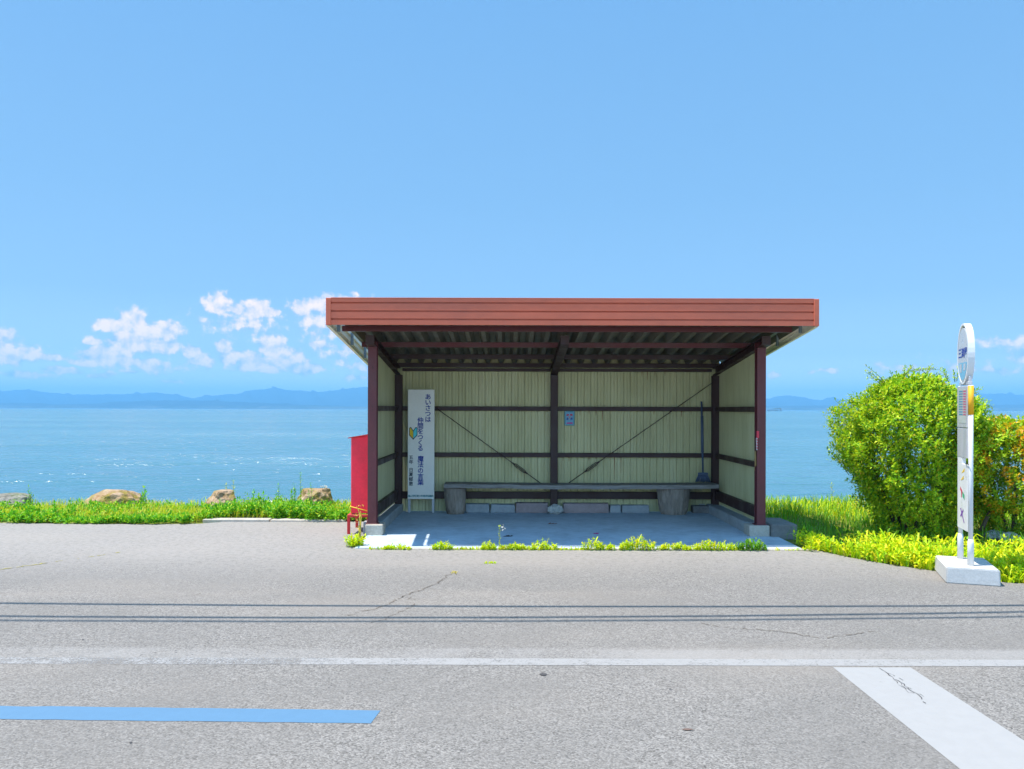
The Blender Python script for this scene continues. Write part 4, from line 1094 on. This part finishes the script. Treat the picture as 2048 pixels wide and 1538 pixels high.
for k in range(3): m_.tube([b_+Vector((.01*k, .02*k, 0)), W(719+R(-2, 2), 1062, 9.3), W(722+R(-3, 3), 1035, 9.35), W(713+4*k, 1012+k*5, 9.4)], [.008, .007, .005, .003], 5, 1, False)
for k in range(26): leaf1(m_, W(R(711, 724), R(1005, 1088), R(9.25, 9.4)), rv().normalized(), R(.03, .05), .02)
tag(m_.build('dry_vine', [M['straw'], M['straw']], None, b_), 'dry yellow vine climbing in front of the red cabinet stand', 'vine')
m_ = MB(); b_ = G(709, 1094)
for k in range(70): sprig(m_, b_+Vector((R(-.07, .07), R(-.06, .06), 0)), Vector((R(-.7, .7), R(-.7, .7), 1)), R(.04, .13), 4, .035, .017)
tag(m_.build('weed_clump', M['lush'], None, b_), 'round yellow-green weed tuft on the asphalt below the left plinth', 'weed')
for px, py, lb in ((980, 1126, 'yellow tuft of moss on the asphalt in front of the tall thin weed'), (909, 1146, 'small yellow moss spot at the upper end of the road crack')):
    g = G(px, py, .006); m_ = MB()
    for k in range(60 if px > 950 else 22): blade(m_, g+Vector((R(-.055, .055) if px > 950 else R(-.02, .02), R(-.05, .05), 0)), R(.006, .022), .008, R(0, 6.28), R(.5, 1.2))
    tag(m_.build('moss_tuft', M['straw'] if px < 950 else M['lush'], None, g), lb, 'moss')
# right verge --------------------------------------------------------------------
Redge = [(x_, y_) for x_, y_ in edge if x_ > 2.8 and y_ < 8.9]
def ry_(x_):
    for (x0, y0), (x1, y1) in zip(Redge, Redge[1:]):
        if x0 <= x_ <= x1: return y0+(y1-y0)*(x_-x0)/(x1-x0)
    return 8.6 if x_ < 3 else 6.7
blk = [Vector((FLp.x+math.cos(ang)*a_-math.sin(ang)*b_, FLp.y+math.sin(ang)*a_+math.cos(ang)*b_)) for a_, b_ in ((-.03, -.03), (.445, -.03), (.445, .65), (-.03, .65))]
blk = [(v.x, v.y) for v in blk]
def free(x_, y_):
    if inside(blk, x_, y_): return False
    return not (x_ < 3.4 and y_ < 11.9 and (y_ > 9.25 or x_ < 3.18))
mb = MB(); k = 0
while k < 9000:
    x_ = R(3.02, 9.5); y_ = R(8.2, 12.9)
    if y_ < ry_(x_)+.5 or not free(x_, y_): continue
    k += 1; nn = NZ.noise(Vector((x_, y_, 1)))
    blade(mb, Vector((x_, y_, gz(y_))), R(.09, .2)*(1+.4*nn), R(.006, .012), R(0, 6.28), R(.2, .9))
tag(mb.build('grass', M['grass_green']), 'green grass right of the shelter running down to the water', 'grass', None, 'stuff')
mb = MB(); k = 0
while k < 4600:
    x_ = R(3.2, 8.5); y_ = ry_(x_)+abs(random.gauss(0, .55))
    px_ = CX+x_/y_*F
    if not free(x_, y_) or x_ < 3.2 or y_ > 10.2: continue
    if x_ < 3.7 and y_ > ry_(x_)+.35: continue
    k += 1; back = y_-ry_(x_)
    h_ = R(.06, .14)+min(.12, back*.2)*R(.4, 1)
    if k % 3: blade(mb, Vector((x_, y_, -.005)), h_*1.15, R(.012, .024), R(0, 6.28), R(.5, 1.25))
    else: sprig(mb, Vector((x_, y_, -.005)), Vector((R(-.5, .5), R(-.5, .3), 1)), h_, 4, .05, .022)
tag(mb.build('grass', M['lush']), 'bright yellow-green broad-bladed grass along the asphalt edge by the bus stop', 'grass', None, 'stuff')
mb = MB(); k = 0
while k < 3000:
    x_ = R(3.6, 7.5); y_ = R(10.6, 12.9)
    if x_ < 4.4 and y_ < 11.2: continue
    k += 1; blade(mb, Vector((x_, y_, gz(y_))), R(.08, .2), R(.006, .012), R(0, 6.28), R(.2, .9))
tag(mb.build('grass', M['lush']), 'sunlit yellow grass near the water behind the big bush', 'grass', None, 'stuff')
tall(1671, 966, 1030, 11.8, 'thin pale weed against the water left of the big bush', 2, 'grass_dry', .05, .014)
tall(1706, 1000, 1035, 11.6, 'bushy pale weed against the water touching the big bush', 4, 'grass_dry', .05, .018)
# bushes --------------------------------------------------------------------------
def bush(label, c, rx, ry, z1, prof_, nsp, mats, seed, ll=.045, lw=.021, tips=None, stems=9, base_r=.22):
    root = empty('bush', label, 'bush', c)
    rnd = random.Random(seed); off = Vector((rnd.uniform(0, 50),)*3)
    def rad_at(f):
        for (f0, r0), (f1, r1) in zip(prof_, prof_[1:]):
            if f0 <= f <= f1: return r0+(r1-r0)*(f-f0)/(f1-f0)
        return prof_[-1][1]
    m_ = MB()
    for _ in range(nsp):
        f = R(0, 1)**.85
        if f < .22 and R(0, 1) < .45: continue
        t = R(0, 2*math.pi); dr = Vector((math.cos(t), math.sin(t), (f-.45)*1.5))
        lump = 1+.28*NZ.noise(dr*2.1+off)+.34*NZ.noise(dr*4.7+off)
        dep = 1-.42*R(0, 1)**1.7
        gap = NZ.noise(dr*4.2+off*2)
        if gap < (-.16 if f < .55 else -.26) and dep > .66: continue
        r_ = rad_at(f)*lump*dep
        p = Vector((c[0]+math.cos(t)*rx*r_, c[1]+math.sin(t)*ry*r_, c[2]+f*z1*(1+.05*(lump-1))))
        out = Vector((math.cos(t)*.9, math.sin(t)*.9, .25+f*.9))+rv(.45)
        mi = 0
        if tips is not None and dep > .85 and R(0, 1) < tips*(.25+f): mi = 1
        sprig(m_, p-out.normalized()*.07, out, R(.10, .19), 5, ll, lw, mi, R(-.15, .3))
    return root, m_
c1 = Vector((4.83, 9.55, -.01))
P1 = [(0, .50), (.12, .60), (.3, .84), (.5, .97), (.68, 1.0), (.82, .86), (.93, .58), (1, .22)]
root, m_ = bush('big rounded yellow-green bush behind the bus stop pole', c1, .755, .76, 1.84, P1, 7600, None, 5, .05, .024)
sp = MB()
for (x0, y0, x1, y1, cv) in ((1768, 770, 1736, 730, .5), (1766, 768, 1738, 748, .4), (1800, 765, 1826, 728, -.1), (1820, 745, 1868, 730, .7), (1838, 765, 1862, 736, .2), (1790, 765, 1784, 744, .2), (1900, 765, 1898, 735, .1), (1908, 765, 1904, 742, .1),
        (1720, 860, 1674, 806, .5), (1712, 870, 1676, 826, .4), (1706, 905, 1668, 866, .4), (1700, 950, 1668, 900, .3), (1740, 800, 1722, 778, .3), (1950, 800, 1978, 806, .5), (1960, 840, 1985, 846, .5), (1940, 790, 1962, 782, .3), (1704, 925, 1664, 890, .4), (1810, 760, 1812, 742, .1), (1850, 762, 1880, 745, .3)):
    a_, b_ = W(x0, y0, 9.5), W(x1, y1, 9.45)
    for k in range(2): sprig(sp, a_+rv(.03), (b_-a_)+rv(.06), (b_-a_).length*R(.8, 1.1), 9, .045, .015, 0, cv*.35, .005, 1, .8)
m_.v_off = None
def merge(A, B):
    o = len(A.v); A.v += B.v; A.f += [tuple(i+o for i in f) for f in B.f]; A.m += B.m; A.sm += B.sm
merge(m_, sp)
part(m_, 'foliage', [M['bush'], M['stalk']], root)
def stems(root, c, n, rb, rt, h_, r0, seed):
    rnd = random.Random(seed)
    for k in range(n):
        t = 2*math.pi*k/n+rnd.uniform(-.3, .3); m2 = MB(); P_ = []
        for j in range(5):
            f = j/4; rr = rb+(rt-rb)*f**1.2; P_.append(Vector((c[0]+math.cos(t)*rr+rnd.uniform(-.03, .03), c[1]+math.sin(t)*rr+rnd.uniform(-.03, .03), c[2]-.01+h_*f)))
        m2.tube(P_, [r0*(1-.16*j) for j in range(5)], 6)
        for q in (2, 3):
            e = P_[q]+Vector((rnd.uniform(-.25, .25), rnd.uniform(-.2, .2), .3)); m2.tube([P_[q], P_[q].lerp(e, .5)+Vector((.02, 0, 0)), e], [r0*.5, r0*.4, r0*.2], 5)
        part(m2, 'stem', M['bark'], root)
stems(root, c1, 10, .18, .55, 1.1, .019, 3)
c2 = Vector((5.95, 9.35, -.01))
P2 = [(0, .35), (.15, .5), (.35, .85), (.6, 1.0), (.8, .9), (.93, .6), (1, .25)]
root, m_ = bush('smaller bush with orange leaf tips at the right frame edge', c2, .72, .7, 1.36, P2, 3700, None, 9, .05, .026, .5)
part(m_, 'foliage', [M['bush2'], M['tip']], root)
stems(root, c2, 5, .10, .3, .8, .017, 8)
m2 = MB(); m2.tube([W(1962, 1062, 9.2), W(1972, 1040, 9.2), W(1984, 1016, 9.25), W(1992, 990, 9.3)], [.026, .023, .02, .014], 7); part(m2, 'branch', M['bark'], root)
# pale flat stones under the second bush
for px, py, rx_, lb, sd in ((1990, 1072, .13, 'pale flat stone under the second bush, left one of two', 51), (2026, 1078, .15, 'pale flat stone under the second bush, right one of two', 52)):
    g = G(px, py, .05); boulder('flat_stone', (g.x, g.y, .06), (rx_, .10, .07), M['stone'], lb, 'stone', sd)
